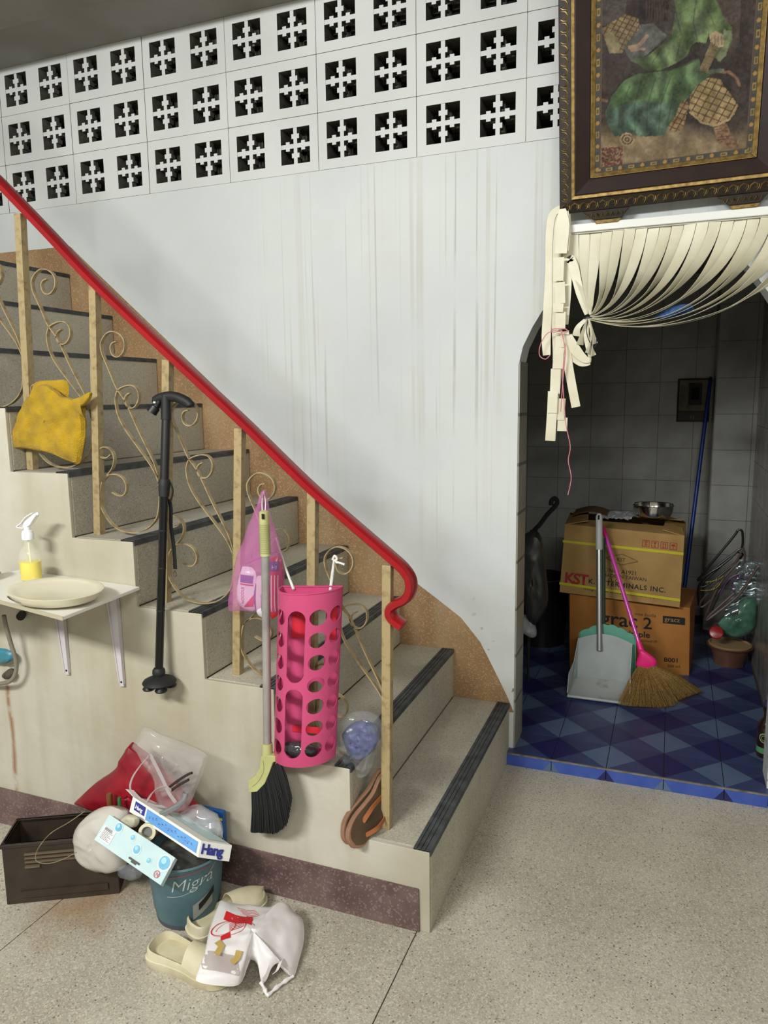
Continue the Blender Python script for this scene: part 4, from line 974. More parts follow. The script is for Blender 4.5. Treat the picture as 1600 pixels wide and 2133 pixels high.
q0 = pts([(1538, 1165), (1582, 1172), (1505, 1300), (1572, 1272)], y=1.40)
o = MB().grid(lambda u, v: (q0[0].lerp(q0[1], u)).lerp(q0[2].lerp(q0[3], u), v) + Vector((0, .012 * math.sin(v * 34 + 3 * noise.noise(Vector((u * 3, v * 3, 0)))), 0)), 14, 60, th=.003).build('foil_mat', foil, smooth=True); tag(o, 'wrinkled silver foil mat standing behind the green bag', 'mat')
blkp = mat('black_hanger', (34, 32, 32), .35); mauve = mat('dusky_hanger', (92, 76, 72), .35)
def hanger(px, y, r, m_, label, closed=True):
    o = MB().tube(cr(pts(px, y=y) + ([U(px[0][0], px[0][1], y=y)] if closed else []), 5), r, 8).build('clothes_hanger', m_, smooth=True); tag(o, label, 'hanger', 'clothes hangers heaped in the washroom corner')
hanger([(1542, 1103), (1547, 1110), (1546, 1140), (1532, 1150), (1460, 1205), (1462, 1198), (1528, 1118), (1536, 1106)], 1.45, .0062, blkp, 'black clothes hanger with the tallest loop in the heap')
hanger([(1535, 1150), (1545, 1160), (1480, 1215), (1458, 1222), (1470, 1208)], 1.43, .0055, blkp, 'black clothes hanger lying just below the tall loop')
hanger([(1548, 1142), (1552, 1158), (1540, 1185), (1470, 1260), (1462, 1250), (1520, 1190)], 1.40, .0055, mauve, 'dusky brown clothes hanger in the middle of the heap')
hanger([(1540, 1170), (1500, 1215), (1475, 1270), (1468, 1290)], 1.38, .006, mauve, 'dusky brown hanger arm slanting down to the basin', False)
hanger([(1586, 1178), (1578, 1182), (1555, 1218), (1530, 1248), (1475, 1290), (1480, 1280), (1530, 1235)], 1.34, .0075, mauve, 'thick brown hanger at the front right of the heap', False)
hanger([(1560, 1190), (1520, 1205), (1495, 1245), (1482, 1275)], 1.37, .0045, blkp, 'thin black hanger arm crossing the purple cord', False)
hanger([(1525, 1160), (1500, 1180), (1470, 1200), (1455, 1225), (1456, 1260)], 1.42, .006, blkp, 'black hanger arm drooping at the left side of the heap', False)
o = MB().tube(cr(pts([(1470, 1213), (1490, 1209), (1508, 1200)], y=1.36), 6), .003, 6)
o.tube(cr(pts([(1460, 1230), (1480, 1229), (1495, 1222), (1502, 1212)], y=1.36), 6), .003, 6)
q = Nd('striped_rope', .6); w1_ = q.nt.nodes.new('ShaderNodeTexWave'); w1_.inputs['Scale'].default_value = 45; w1_.bands_direction = 'X'; q.L(q.pos, w1_.inputs[0]); q.col(q.ramp(w1_.outputs[1], [(.4, (30, 30, 26)), (.55, (206, 184, 60))]))
tag(o.build('striped_rope', MATS['striped_rope'], smooth=True), 'yellow and black striped rope over the hanger heap', 'rope')
o = MB().tube(cr(pts([(1500, 1240), (1512, 1215), (1530, 1203), (1560, 1202)], y=1.345), 6), .0035, 6); o.tube(cr(pts([(1524, 1232), (1528, 1212), (1540, 1198)], y=1.345), 6), .0035, 6)
tag(o.build('purple_cord', mat('purple_cord', (92, 52, 104), .6), smooth=True), 'purple cord tangled among the brown hangers', 'cord')
# bottle at the right edge
bt0 = Vector((.930, .262, FZ)); o = thing('bottle', bt0, 'dark brown bottle with a green label by the right arch jamb', 'bottle')
MB().lathe([(0, 0), (.030, 0), (.033, .006), (.033, .118), (.028, .136), (.014, .156), (.013, .185), (.015, .187), (.015, .200), (0, .200)], 28, bt0).build('glass_body', mat('brown_glass', (44, 28, 20), .12, coat=.5), o, smooth=True)
MB().lathe([(.0334, .020), (.0336, .022), (.0336, .040), (.0334, .042)], 28, bt0).build('label_band', mat('label_green', (86, 146, 100), .5), o, smooth=True)
mb = MB(); 
for r_0, r_1 in ((.015, .019), (.009, .011)): 
    for k in range(24):
        a0, a1 = 2 * PI * k / 24, 2 * PI * (k + 1) / 24
        f = lambda r, a: bt0 + Vector((.0336 * math.sin(r * math.cos(a) / .0336 - .35), -.0336 * math.cos(r * math.cos(a) / .0336 - .35), .082 + r * math.sin(a)))
        mb.add([f(r_0, a0), f(r_0, a1), f(r_1, a1), f(r_1, a0)], [(0, 1, 2, 3)])
mb.build('label_ring', mat('label_pale', (150, 168, 120), .5), o)
MB().lathe([(0, .200), (.016, .200), (.016, .216), (.010, .222), (0, .222)], 20, bt0).build('cap', mat('purple_cap', (60, 50, 92), .4), o, smooth=True)
# ================================================================ THINGS ON THE RAILING AND STAIRS
from mathutils.bvhtree import BVHTree
def draper(mb, direction):
    bvh = BVHTree.FromPolygons([Vector(p) for p in mb.v], mb.f); d = Vector(direction).normalized()
    def f(p, off=.0012):
        h = bvh.ray_cast(Vector(p) - d * .3, d); return (h[0] if h[0] is not None else Vector(p)) - d * off
    return f
blk = mat('matte_black', (20, 20, 21), .42); blkr = mat('black_rubber', (26, 26, 28), .6)
# yellow towel over the scrollwork
tw = thing('towel', U(105, 960, y=-.99), 'mustard yellow terry towel draped over the ironwork at the upper left', 'towel')
tmat = mat('yellow_towel', (186, 150, 20), .95, col2=(146, 116, 24), vs=18, bump=1, bs=260, sheen=.1)
mb = puffy(pts([(62, 822), (76, 806), (96, 800), (118, 812), (134, 826), (150, 829), (166, 838), (176, 862), (178, 900), (173, 935), (166, 965), (150, 964), (120, 950), (95, 942), (55, 935), (27, 932), (28, 905), (38, 878), (46, 850)], y=-.99), (.1, -1, .1), .014, amp=.013, freq=17, center=U(105, 880, y=-.992), rings=20)
mb.build('cloth', tmat, tw, smooth=True)
mb = puffy(pts([(64, 818), (74, 796), (110, 792), (140, 794), (142, 828), (128, 822), (110, 808), (88, 806)], y=-.965), (0, -1, 0), .008, amp=.003, freq=20); mb.build('back_fold', tmat, tw, smooth=True)
mb = puffy(pts([(150, 832), (168, 826), (190, 815), (188, 830), (176, 845), (168, 850), (176, 868), (160, 856)], y=-1.0), (.2, -1, 0), .010, amp=.004, freq=20); mb.build('corner_fold', tmat, tw, smooth=True)
mb = MB(); 
for px in ([(80, 822), (92, 812), (106, 816), (116, 830)], [(60, 900), (66, 930)], [(85, 905), (92, 938)], [(122, 900), (150, 955)]):
    mb.tube(cr(pts(px, y=-1.006), 4), [.0015, .005, .0045, .001] + [.001] * (len(cr(pts(px, y=-1), 4)) - 4), 6)
# black walking cane hooked over a scroll
cn = thing('walking_cane', U(331, 1440, y=-1.075), 'black adjustable walking cane with suction foot hooked on the railing', 'cane')
cT, cB = U(347, 846, y=-.990), U(331, 1402, y=-1.078); cd = (cB - cT)
MB().tube([cT, cT + cd * .31], .0128, 14).build('upper_shaft', blk, cn, smooth=True)
MB().tube([cT + cd * .27, cT + cd * .275, cT + cd * .30, cT + cd * .335], [.0150, .0165, .0165, .0145], 14).build('lock_collar', blkr, cn, smooth=True)
MB().tube([cT + cd * .31, cB], .0118, 14).build('lower_shaft', mat('gloss_black', (16, 16, 17), .2), cn, smooth=True)
for t in (.46, .60, .76): MB().tube([cT + cd * t, cT + cd * (t + .004)], .0124, 14).build('joint_ring', blkr, cn, smooth=True)
MB().tube(cr(pts([(322, 838), (333, 830), (350, 826), (366, 827), (382, 833), (395, 842), (398, 848)], y=-.988), 5), [.010, .012] + [.0145] * 22 + [.013] * 4 + [.011, .009, .006], 12).build('handle', blkr, cn, smooth=True)
MB().tube([cT + Vector((0, 0, .03)), cT + cd * .05], [.013, .0150], 12).build('handle_neck', blkr, cn, smooth=True)
a, b = U(332, 836, y=-.995), U(315, 860, y=-1.01); MB().tube([a, a.lerp(b, .45), a.lerp(b, .5), b], [.008, .011, .0145, .0155], 16).build('torch_head', blk, cn, smooth=True)
MB().tube([b + (a - b) * .02, b + (b - a) * .01], [.012, .0128], 16).build('torch_lens', mat('dark_lens', (44, 46, 50), .1), cn, smooth=True)
MB().box(-.003, .003, -.002, .002, -.0025, .0025, M=Matrix.Translation(U(322, 838, y=-1.016))).build('switch', mat('white_dot', (230, 230, 230), .4), cn)
MB().lathe([(0, 0), (.046, .0), (.048, .004), (.044, .010), (.026, .019), (.016, .024), (.0185, .030), (.0175, .040), (.013, .046), (0, .046)], 36, cB + Vector((0, 0, -.030))).build('suction_base', blkr, cn, smooth=True)
for k in range(4):
    a = PI / 4 + k * PI / 2; MB().lathe([(0, -.014), (.016, -.014), (.018, -.010), (.009, .002), (0, .002)], 18, cB + Vector((.030 * math.cos(a), .030 * math.sin(a), -.031))).build('suction_foot', blk, cn, smooth=True)
ln = thing('lanyard', U(358, 1200, y=-1.0), 'short black wrist lanyard clipped beside the walking cane', 'strap')
MB().ribbon(cr(pts([(352, 1040), (356, 1060), (356, 1095), (361, 1130), (364, 1165), (365, 1185)], y=-1.005), 6), .011, .003, (1, 0, 0)).build('webbing', mat('black_webbing', (22, 22, 24), .8), ln, smooth=True)
MB().tube(cr(pts([(348, 1000), (356, 1008), (360, 1025), (354, 1045), (348, 1035)], y=-1.008), 5), .003, 6).build('loop', blkr, ln, smooth=True)
MB().tube(cr(pts([(364, 1188), (361, 1196), (365, 1202), (368, 1196), (364, 1190)], y=-1.005), 5), .0013, 6).build('clip_ring', steel, ln, smooth=True)
# pink plastic bag of noodle packets
pinkf = mat('pink_film', (206, 120, 178), .22, alpha=.40, spec=.7)
px = [(546, 1022), (553, 1022), (556, 1050), (566, 1085), (578, 1120), (588, 1165), (592, 1215), (592, 1262), (582, 1278), (560, 1277), (530, 1276), (503, 1272), (476, 1272), (481, 1235), (488, 1195), (500, 1145), (515, 1105), (530, 1065), (541, 1040)]
mb = puffy(pts(px, y=-1.012), (.1, -1, 0), .032, amp=.008, freq=16, center=U(535, 1180, y=-1.012), rings=14)
tag(mb.build('pink_carrier_bag', pinkf, smooth=True), 'translucent pink carrier bag of noodle packets hanging from a scroll', 'bag')
pk = [([(505, 1180), (532, 1190), (536, 1268), (500, 1262), (494, 1222)], (222, 214, 226), -1.014, 'white noodle packet with blue band at the left inside the pink bag', -.25),
      ([(536, 1200), (560, 1206), (562, 1278), (538, 1282), (530, 1240)], (216, 206, 214), -1.022, 'white noodle packet standing in the middle of the pink bag', 0),
      ([(562, 1164), (586, 1166), (590, 1266), (578, 1282), (562, 1280)], (196, 36, 44), -1.010, 'red striped noodle packet at the right side of the pink bag', .05)]
navy = mat('navy_print', (44, 52, 130), .4); redp = mat('red_print', (196, 30, 40), .4); whitep = mat('white_print', (232, 228, 228), .4)
for i, (o_, c_, y_, lb, sh) in enumerate(pk):
    mb = puffy(pts(o_, y=y_), (0, -1, 0), .013, amp=.002, freq=40, rings=6); f = draper(mb, (0, 1, 0))
    o = mb.build('noodle_packet', mat('packet_%s' % ('white', 'cream', 'red')[i], c_, .25), smooth=True); tag(o, lb, 'packet', 'noodle packets in the pink bag')
    W3 = lambda u, v: f(U(u, v, y=y_))
    if i == 0:
        m2 = MB(); m2.grid(lambda u, v: W3(506 + 25 * u, 1194 + 16 * v + 4 * u), 6, 4); m2.build('print_band', navy, o)
        m2 = MB(); m2.grid(lambda u, v: W3(506 + 26 * u, 1212 + 3 * v + 4 * u), 6, 1); m2.build('print_stripe', redp, o)
        m2 = MB(); m2.grid(lambda u, v: W3(512 + 22 * u, 1262 - 26 * v * u), 6, 4); m2.build('print_patch', redp, o)
        ff = lambda a, b: W3(514 + a * 800 * .25 - b * 0, 1250 - a * 700)
        text('NOODLE', lambda a, b: W3(508 + b * -700 + 6, 1255 - a * 700), .012, redp, o)
    if i == 1: 
        m2 = MB(); m2.grid(lambda u, v: W3(533 + 5 * u, 1215 + 60 * v), 2, 8); m2.build('print_stripe', navy, o)
        text('instant noodle', lambda a, b: W3(552 + b * -600, 1270 - a * 600), .010, navy, o)
    if i == 2:
        m2 = MB(); m2.grid(lambda u, v: W3(565 + 20 * u, 1168 + 20 * v), 5, 4); m2.build('print_band', navy, o)
        text('HI', lambda a, b: W3(570 + a * 800, 1184 - b * 800), .014, whitep, o)
        for q in (570, 577, 583): m2 = MB(); m2.grid(lambda u, v: W3(q + 1.6 * u, 1196 + 76 * v), 1, 8); m2.build('print_stripe', whitep, o)
# hanging broom
yg = mat('pale_lime_plastic', (184, 184, 128), .45, col2=(166, 166, 108), vs=10)
br_ = thing('hanging_broom', U(560, 1740, y=-1.088), 'hanging broom with lime green grip, silver pole and black bristles', 'broom')
bT, bM, bE = U(550, 1066, y=-1.075), U(553, 1158, y=-1.077), U(557, 1548, y=-1.090)
MB().tube([bT + Vector((0, 0, .004)), bT, bT + (bM - bT) * .1, bM], [.006, .0125, .0132, .0132], 16).build('grip', yg, br_, smooth=True)
for k in range(16):
    p = bT + (bM - bT) * (.28 + .042 * k); MB().tube([p, p + (bM - bT) * .020], .0143, 14).build('grip_rib', mat('khaki_cord', (150, 150, 104), .7), br_, smooth=True)
MB().box(-.004, .004, -.0005, .0005, -.007, .007, M=Matrix.Translation(U(548, 1076, y=-1.0885))).build('hang_hole', MATS['hole_black'], br_)
MB().tube([bM, bE], .0112, 16).build('pole', mat('silver_pole', (176, 172, 168), .35, .45, col2=(150, 148, 146), vs=14), br_, smooth=True)
MB().tube([bE, bE + (bE - bM).normalized() * .034], [.0135, .0150], 16).build('socket', yg, br_, smooth=True)
MB().tube(cr([bT + Vector((-.004, -.002, -.004)), U(546, 1045, y=-1.05), U(549, 1024, y=-.97), U(553, 1045, y=-1.05), bT + Vector((.004, -.002, -.004))], 5), .0014, 6).build('hang_loop', whitep, br_, smooth=True)
hp_ = [(548, 1572), (566, 1570), (585, 1572), (586, 1582), (573, 1584), (566, 1604), (556, 1628), (540, 1645), (524, 1647), (521, 1635), (522, 1622), (536, 1612), (545, 1596)]
hd = pts(hp_, y=-1.092); mb = MB(); n = len(hd); mb.add([p + Vector((0, -.012, 0)) for p in hd] + [p + Vector((0, .014, 0)) for p in hd], [tuple(range(n)), tuple(range(2 * n - 1, n - 1, -1))] + [(i, i + n, (i + 1) % n + n, (i + 1) % n) for i in range(n)])
mb.build('head', yg, br_, bevel=.002)
MB().ribbon(cr([p + Vector((0, -.013, 0)) for p in pts([(552, 1580), (553, 1600), (543, 1620), (530, 1632)], y=-1.092)], 5), .004, .003, (1, 0, .3)).build('head_rib', yg, br_, smooth=True)
mb = MB(); rr = random.Random(9)
for i in range(1400):
    t = rr.random(); a0 = np.interp(t, [0, .25, .5, .75, 1], [524, 541, 558, 568, 584]); b0 = np.interp(t, [0, .25, .5, .75, 1], [1645, 1642, 1622, 1598, 1582])
    a1 = np.interp(t, [0, .25, .5, .75, 1], [524, 548, 572, 596, 606]); b1 = np.interp(t, [0, .3, .5, .7, .85, 1], [1732, 1733, 1735, 1722, 1700, 1662]); y_ = -1.092 + rr.uniform(-.011, .014)
    e = U(a1 + rr.uniform(-3, 3), b1 + rr.uniform(-5, 3), y=y_ + rr.uniform(-.004, .004)); s0 = U(a0, b0, y=y_); md = s0.lerp(e, .5) + Vector((.003, 0, .0))
    mb.ribbon([s0, md, e], [.0020, .0022, .0012], .0008, (1, 0, 0))
o = mb.build('bristles', mat('bristle_black', (26, 26, 28), .7), br_); o['kind'] = 'stuff'
# pink bag dispenser: half cylinder pierced by holes
pinkp = mat('pink_plastic', (192, 72, 116), .36, col2=(182, 64, 106), vs=6)
tl_, tr_ = U(590, 1222, y=-1.045), U(712, 1222, y=-1.045); bl_, brr = U(577, 1566, y=-1.045), U(700, 1572, y=-1.045)
dpn = thing('bag_dispenser', (bl_ + brr) / 2, 'pink plastic bag dispenser with round holes hanging on the stair side', 'dispenser')
R_ = (tr_ - tl_).length / 2 * 1.03; top_c = (tl_ + tr_) / 2; bot_c = (bl_ + brr) / 2; axd = (bot_c - top_c); Hh = axd.length
print('dispenser R,H', R_, Hh)
ex = (tr_ - tl_).normalized(); eyv = Vector((0, -1, 0))
def CY(th_, s, rad=1.): # th -90..90 deg in radians, s 0 top..1 bottom
    return top_c + axd * s + ex * (math.sin(th_) * R_ * rad) + eyv * (math.cos(th_) * R_ * rad * .95 + (.0))
PV, PF, HL = [], [], []
def cell(u0, u1, v0, v1, hole=None, n=32):
    b_ = len(PV)
    if hole is None:
        nu = max(2, int(abs(u1 - u0) / .09))
        for b in (0, 1):
            for a in range(nu + 1): PV.append((u0 + (u1 - u0) * a / nu, v0 + (v1 - v0) * b))
        for a in range(nu): PF.append((b_ + a, b_ + a + 1, b_ + nu + 1 + a + 1, b_ + nu + 1 + a))
        return
    cu_, cv_, ru, rv, kind, sc_ = hole
    for i in range(n):
        a = 2 * PI * i / n; ca_, sa_ = math.cos(a), math.sin(a)
        if kind == 'o': ip = (cu_ + ru * ca_, cv_ + rv * sa_)
        else:
            rr_ = ru * sc_; off = (rv - rr_) * (1 if sa_ > 0 else -1) if abs(sa_) > 1e-6 else 0; ip = (cu_ + ru * ca_, cv_ + off + rr_ * sa_)
        m_ = max(abs(ca_), abs(sa_)); q = (ca_ / m_, sa_ / m_); op = ((u0 + u1) / 2 + q[0] * (u1 - u0) / 2, (v0 + v1) / 2 + q[1] * (v1 - v0) / 2)
        PV.extend([ip, ((ip[0] + op[0]) / 2, (ip[1] + op[1]) / 2), op])
    for i in range(n):
        j = (i + 1) % n
        for r in range(2): PF.append((b_ + i * 3 + r, b_ + j * 3 + r, b_ + j * 3 + r + 1, b_ + i * 3 + r + 1))
    HL.append([b_ + i * 3 for i in range(n)])
def sheet(name, fn_o, fn_i, nrm_fn, parent, m_):
    W_ = WO[parent.name]; n = len(PV); vs = [fn_o(*p) - W_ for p in PV] + [fn_i(*p) - W_ for p in PV]; nr = [nrm_fn(*p) for p in PV]; nr = nr + [-q for q in nr]
    fs = list(PF) + [tuple(q + n for q in reversed(f)) for f in PF]
    for L_ in HL:
        b_ = len(vs); k = len(L_); c = sum((vs[q] for q in L_), Vector()) / k
        for q in L_: vs += [vs[q], vs[q + n]]; d_ = (c - vs[q]).normalized(); nr += [d_, d_]
        fs += [(b_ + 2 * i, b_ + 2 * i + 1, b_ + 2 * ((i + 1) % k) + 1, b_ + 2 * ((i + 1) % k)) for i in range(k)]
    f2_ = []
    for f in fs:
        g = (vs[f[1]] - vs[f[0]]).cross(vs[f[2]] - vs[f[0]]) + (vs[f[2]] - vs[f[0]]).cross(vs[f[-1]] - vs[f[0]])
        f2_.append(f if g.dot(sum((nr[q] for q in f), Vector())) >= 0 else tuple(reversed(f)))
    fs = f2_; me = bpy.data.meshes.new(name); me.from_pydata([tuple(p) for p in vs], [], fs); me.materials.append(m_)
    me.polygons.foreach_set('use_smooth', [True] * len(me.polygons)); me.update(); me.normals_split_custom_set_from_vertices([tuple(q) for q in nr])
    o = bpy.data.objects.new(name, me); COL.objects.link(o); o.parent = parent; WO[o.name] = W_.copy(); PV.clear(); PF.clear(); HL.clear(); return o
e_ = [math.radians(a) for a in (-90, -57, -20, 20, 57, 90)]
v_t, v_b = .075, .965; SC_ = R_ / Hh
for k in range(5):
    cell(e_[k], e_[k + 1], 0, v_t); cell(e_[k], e_[k + 1], v_b, 1)
    if k == 2:
        h = (v_b - v_t) / 2
        for r in range(2): cell(e_[2], e_[3], v_t + r * h, v_t + (r + 1) * h, (0, v_t + (r + .5) * h, math.radians(16.5), h / 2 - .018, 's', SC_), n=64)
    else:
        h = (v_b - v_t) / 7; cc_ = (e_[k] + e_[k + 1]) / 2
        for r in range(7): cell(e_[k], e_[k + 1], v_t + r * h, v_t + (r + 1) * h, (cc_, v_t + (r + .5) * h, math.radians(15.6 if k in (1, 3) else 14.2), .0208 / Hh, 'o', SC_))
RN = lambda th_, s: (ex * math.sin(th_) + eyv * math.cos(th_)).normalized()
sheet('shell', lambda a, b: CY(a, b), lambda a, b: CY(a, b, .968), RN, dpn, pinkp)
# back plate with two slots, top rim, bottom plate
BK = lambda u, v: top_c + axd * v + ex * (u * R_) + Vector((0, .001, 0))
cell(-1, -.05, 0, 1); cell(.55, 1, 0, 1); cell(-.05, .55, 0, .06)
for r in range(2): cell(-.05, .55, .06 + r * .47, .53 + r * .47, (.25, .295 + r * .47, .24, .21, 's', SC_), n=48)
sheet('back_plate', BK, lambda a, b: BK(a, b) + Vector((0, .0022, 0)), lambda a, b: Vector((0, -1, 0)), dpn, pinkp)
mb = MB(); mb.tube([CY(math.radians(a), .0) for a in range(-90, 91, 10)], .0026, 6); mb.tube([BK(-1, 0), BK(1, 0)], .0026, 6); mb.build('rim', pinkp, dpn, smooth=True)
mb = MB(); P = [CY(math.radians(a), .985) for a in range(-90, 91, 10)]; mb.add(P + [p + axd.normalized() * .003 for p in P], [tuple(range(19)), tuple(range(37, 18, -1))] + [(i, i + 1, i + 20, i + 19) for i in range(18)]); mb.build('base_plate', pinkp, dpn)
for a, b, c, d in ((-.62, -.08, .10, .30), (.60, .86, .10, .30), (-.5, .5, .83, .87)):
    MB().add([BK(a, c) + Vector((0, -.004, 0)), BK(b, c) + Vector((0, -.004, 0)), BK(b, d) + Vector((0, -.004, 0)), BK(a, d) + Vector((0, -.004, 0))], [(0, 1, 2, 3)]).build('sticker', mat('red_sticker', (200, 36, 56), .5), dpn)
inb = bot_c + Vector((0, -.036, .028))
o = puffy([inb + Vector((.052 * math.cos(a), .0, .024 * math.sin(a))) for a in np.linspace(0, 2 * PI, 13)[:-1]], (0, -1, .3), .028, amp=.007, freq=30).build('crumpled_black_bag', mat('black_film', (60, 58, 62), .15), smooth=True); tag(o, 'crumpled dark plastic bag at the bottom inside the pink dispenser', 'bag')
ws = mat('white_string', (226, 226, 220), .5, col2=(200, 200, 196), vs=60)
tie = thing('white_tie', U(697, 1200, y=-1.0), 'twisted white plastic tie holding the pink dispenser to the railing', 'string')
MB().tube([U(688, 1232, y=-1.050), U(692, 1200, y=-1.02), U(696, 1166, y=-.965)], [.004, .0045, .003], 8).build('strand', ws, tie, smooth=True)
MB().tube(cr(pts([(693, 1166), (697, 1158), (702, 1164), (697, 1170), (706, 1172), (718, 1176)], y=-.968), 5), [.0035] * 20 + [.003] * 5 + [.0035], 8).build('knot', ws, tie, smooth=True)
MB().tube([U(612, 1228, y=-1.050), U(603, 1205, y=-1.03), U(594, 1180, y=-1.0), U(575, 1120, y=-.965)], [.004, .0035, .003, .002], 8).build('strand', ws, tie, smooth=True)
# clear bag with blue goods on the second step
c_ = U(746, 1540, y=-.975)
o = puffy(pts([(712, 1530), (730, 1508), (760, 1500), (782, 1512), (788, 1545), (770, 1572), (745, 1580), (722, 1562)], y=-.975), (.2, -1, .2), .022, amp=.016, freq=26, rings=16).build('blue_pouch', mat('blue_fabric', (40, 50, 128), .5, col2=(74, 88, 120), vs=22), smooth=True); tag(o, 'folded blue pouch inside the clear bag on the second step', 'pouch')
clear = mat('clear_bag_film', (170, 172, 178), .06, alpha=.20, spec=1.)
o = puffy(pts([(700, 1505), (722, 1484), (752, 1480), (782, 1488), (797, 1512), (795, 1552), (782, 1580), (768, 1612), (748, 1616), (738, 1588), (718, 1592), (704, 1566)], y=-.98), (.2, -1, .2), .036, amp=.018, freq=34, rings=20).build('clear_plastic_bag', clear, smooth=True); tag(o, 'crumpled clear plastic bag on the second step behind the last post', 'bag')
# pair of tan sandals wedged beside the post
tan = mat('sandal_tan', (152, 114, 90), .65, col2=(122, 88, 66), vs=14); insole = mat('sandal_insole', (90, 70, 48), .7, col2=(68, 50, 34), vs=16); strapm = mat('orange_strap', (150, 88, 48), .6)
def sandal(off, lab, px, s2):
    n_ = Vector((.86, -.42, .26)).normalized(); A = U(738, 1766, y=-1.075) - n_ * off
    O = cr([UP(u, v, A, n_) for u, v in px + [px[0]]], 4)[:-1]; th_ = thing('sandal', A, lab, 'sandal', 'sandals by the last post')
    n = len(O); mb = MB(); mb.add(O + [p - n_ * .016 for p in O], [tuple(range(n)), tuple(range(2 * n - 1, n - 1, -1))] + [(i, i + n, (i + 1) % n + n, (i + 1) % n) for i in range(n)]); mb.build('sole', tan, th_, bevel=.003)
    c = sum(O, Vector()) / n; mb = MB(); mb.add([c + (p - c) * .9 + n_ * .0012 for p in O], [tuple(range(n))]); mb.build('insole', insole, th_)
    for q in s2:
        P = [UP(u, v, A, n_) for u, v in q]; P = [P[0]] + [p + n_ * .013 for p in P[1:-1]] + [P[-1]]
        MB().ribbon(cr(P, 5), .012, .003, (0, .35, .9)).build('strap', strapm, th_, smooth=True)
sandal(0, 'front tan sandal stood on edge between the post and the riser', [(738, 1768), (727, 1752), (728, 1728), (741, 1700), (762, 1674), (780, 1650), (794, 1618), (806, 1612), (812, 1650), (806, 1690), (786, 1722), (770, 1748), (756, 1765)], [[(756, 1712), (770, 1680), (800, 1655)], [(762, 1740), (782, 1722), (804, 1700)]])
sandal(.024, 'rear tan sandal leaning against the riser behind its mate', [(726, 1760), (717, 1746), (718, 1716), (732, 1688), (752, 1664), (772, 1640), (790, 1606), (800, 1604), (804, 1640), (796, 1680), (776, 1714), (758, 1742), (744, 1758)], [])
o = MB(); 
# ================================================================ SHELF, SINK AND WHAT IS ON THEM
sh = thing('wall_shelf', (-1.05, -1.03, .88), 'white wall shelf on two brackets fixed to the cream stair side', 'shelf')
BR, BL_, FR, FL_ = U(291, 1222, y=-1.029), U(40, 1191, y=-1.029), U(131, 1288, z=.884), None
FR = Vector((-.861, -1.348, .884)); FL_ = Vector((-1.40, -1.262, .903)); BL_ = Vector((-1.345, -1.029, .899)); t_ = Vector((0, 0, .010))
mb = MB().hexa([FL_ - t_, FR - t_, BL_ - t_, BR - t_, FL_, FR, BL_, BR]); mb.build('board', mat('white_laminate', (226, 225, 216), .35), sh, bevel=.002)
MB().ribbon([FL_ - t_ * .5, FR - t_ * .5], .011, .0016, (0, 0, 1)).build('edge_band', mat('edge_band', (170, 162, 140), .6), sh)
for (u0, v0), (u1, v1) in (((135, 1290), (143, 1400)), ((250, 1250), (257, 1424))):
    a = U(u1, v1, y=-1.029); ztop = .873; a_t = Vector((a.x - .012, -1.029, ztop)); bk_t = thing('bracket', a, '', 'bracket') if False else None
    mb = MB(); wt_, wb_ = .018, .007; n_ = Vector((0, -1, 0))
    for sx in (-1, 1):
        mb.hexa([a_t + Vector((sx * wt_ - .0015, -.016, 0)), a_t + Vector((sx * wt_ + .0015, -.016, 0)), a_t + Vector((sx * wt_ - .0015, 0, 0)), a_t + Vector((sx * wt_ + .0015, 0, 0)), a + Vector((sx * wb_ - .0015, -.010, 0)), a + Vector((sx * wb_ + .0015, -.010, 0)), a + Vector((sx * wb_ - .0015, 0, 0)), a + Vector((sx * wb_ + .0015, 0, 0))])
    mb.ribbon([a_t + n_ * .008, a + n_ * .006 - Vector((0, 0, .006))], [2 * wt_, 2 * wb_ + .002], .003, (1, 0, 0)); mb.box(a_t.x - .012, a_t.x + .012, -1.24, -1.029, ztop - .008, ztop - .002)
    bo = mb.build('bracket', mat('bracket_white', (196, 190, 196), .4), sh)
    MB().lathe([(0, 0), (.003, 0), (.003, .002), (0, .002)], 10, M=Matrix.Translation(a + Vector((0, -.0075, .008))) @ Matrix.Rotation(PI / 2, 4, 'X')).build('screw', MATS['hole_black'], bo)
zsh = lambda x, y: .884 + (-x - .861) * .0365 - (-(y) - 1.348) * -.0
pc_ = U(117, 1243, z=.898); cream = mat('melamine_cream', (224, 217, 194), .3, col2=(216, 208, 182), vs=6)
pl_ = thing('plate', pc_, 'cream oval melamine plate lying on the white shelf', 'plate')
tiltM = Matrix.Translation(Vector((pc_.x, pc_.y, .8945 + (-pc_.x - .95) * .03))) @ Matrix.Rotation(math.radians(-8), 4, 'Z') @ Matrix.Rotation(math.radians(2.0), 4, 'Y')
MB().lathe([(0, .0), (.108, .0), (.118, .004), (.127, .014), (.133, .0235), (.1345, .026), (.130, .027), (.112, .0225), (.095, .018), (.0, .016)], 56, M=tiltM, sx=1, sy=.84).build('dish', cream, pl_, smooth=True, angle=60)
mb = MB()
for k, (a0, mi) in enumerate([(-2.22, 0), (-2.12, 0), (-2.0, 1), (-1.90, 1), (-1.76, 1), (-1.66, 1), (-2.16, 1), (-1.82, 0)]):
    for q in range(4):
        a = a0 + .03 * q; r0_, z0_ = .1255, .0120
        f = lambda da, dr: tiltM @ Vector(((r0_ + dr) * math.cos(a + da) * 1.004, (r0_ + dr) * math.sin(a + da) * .84 * 1.008, z0_ + dr * .5 - .0006))
        mb.add([f(-.02, -.002), f(.006, -.008), f(.024, .002), f(0, .008)], [(0, 1, 2, 3)], mi)
mb.build('flower_print', [mat('plate_red', (130, 48, 66), .4), mat('plate_green', (58, 88, 58), .4)], pl_)
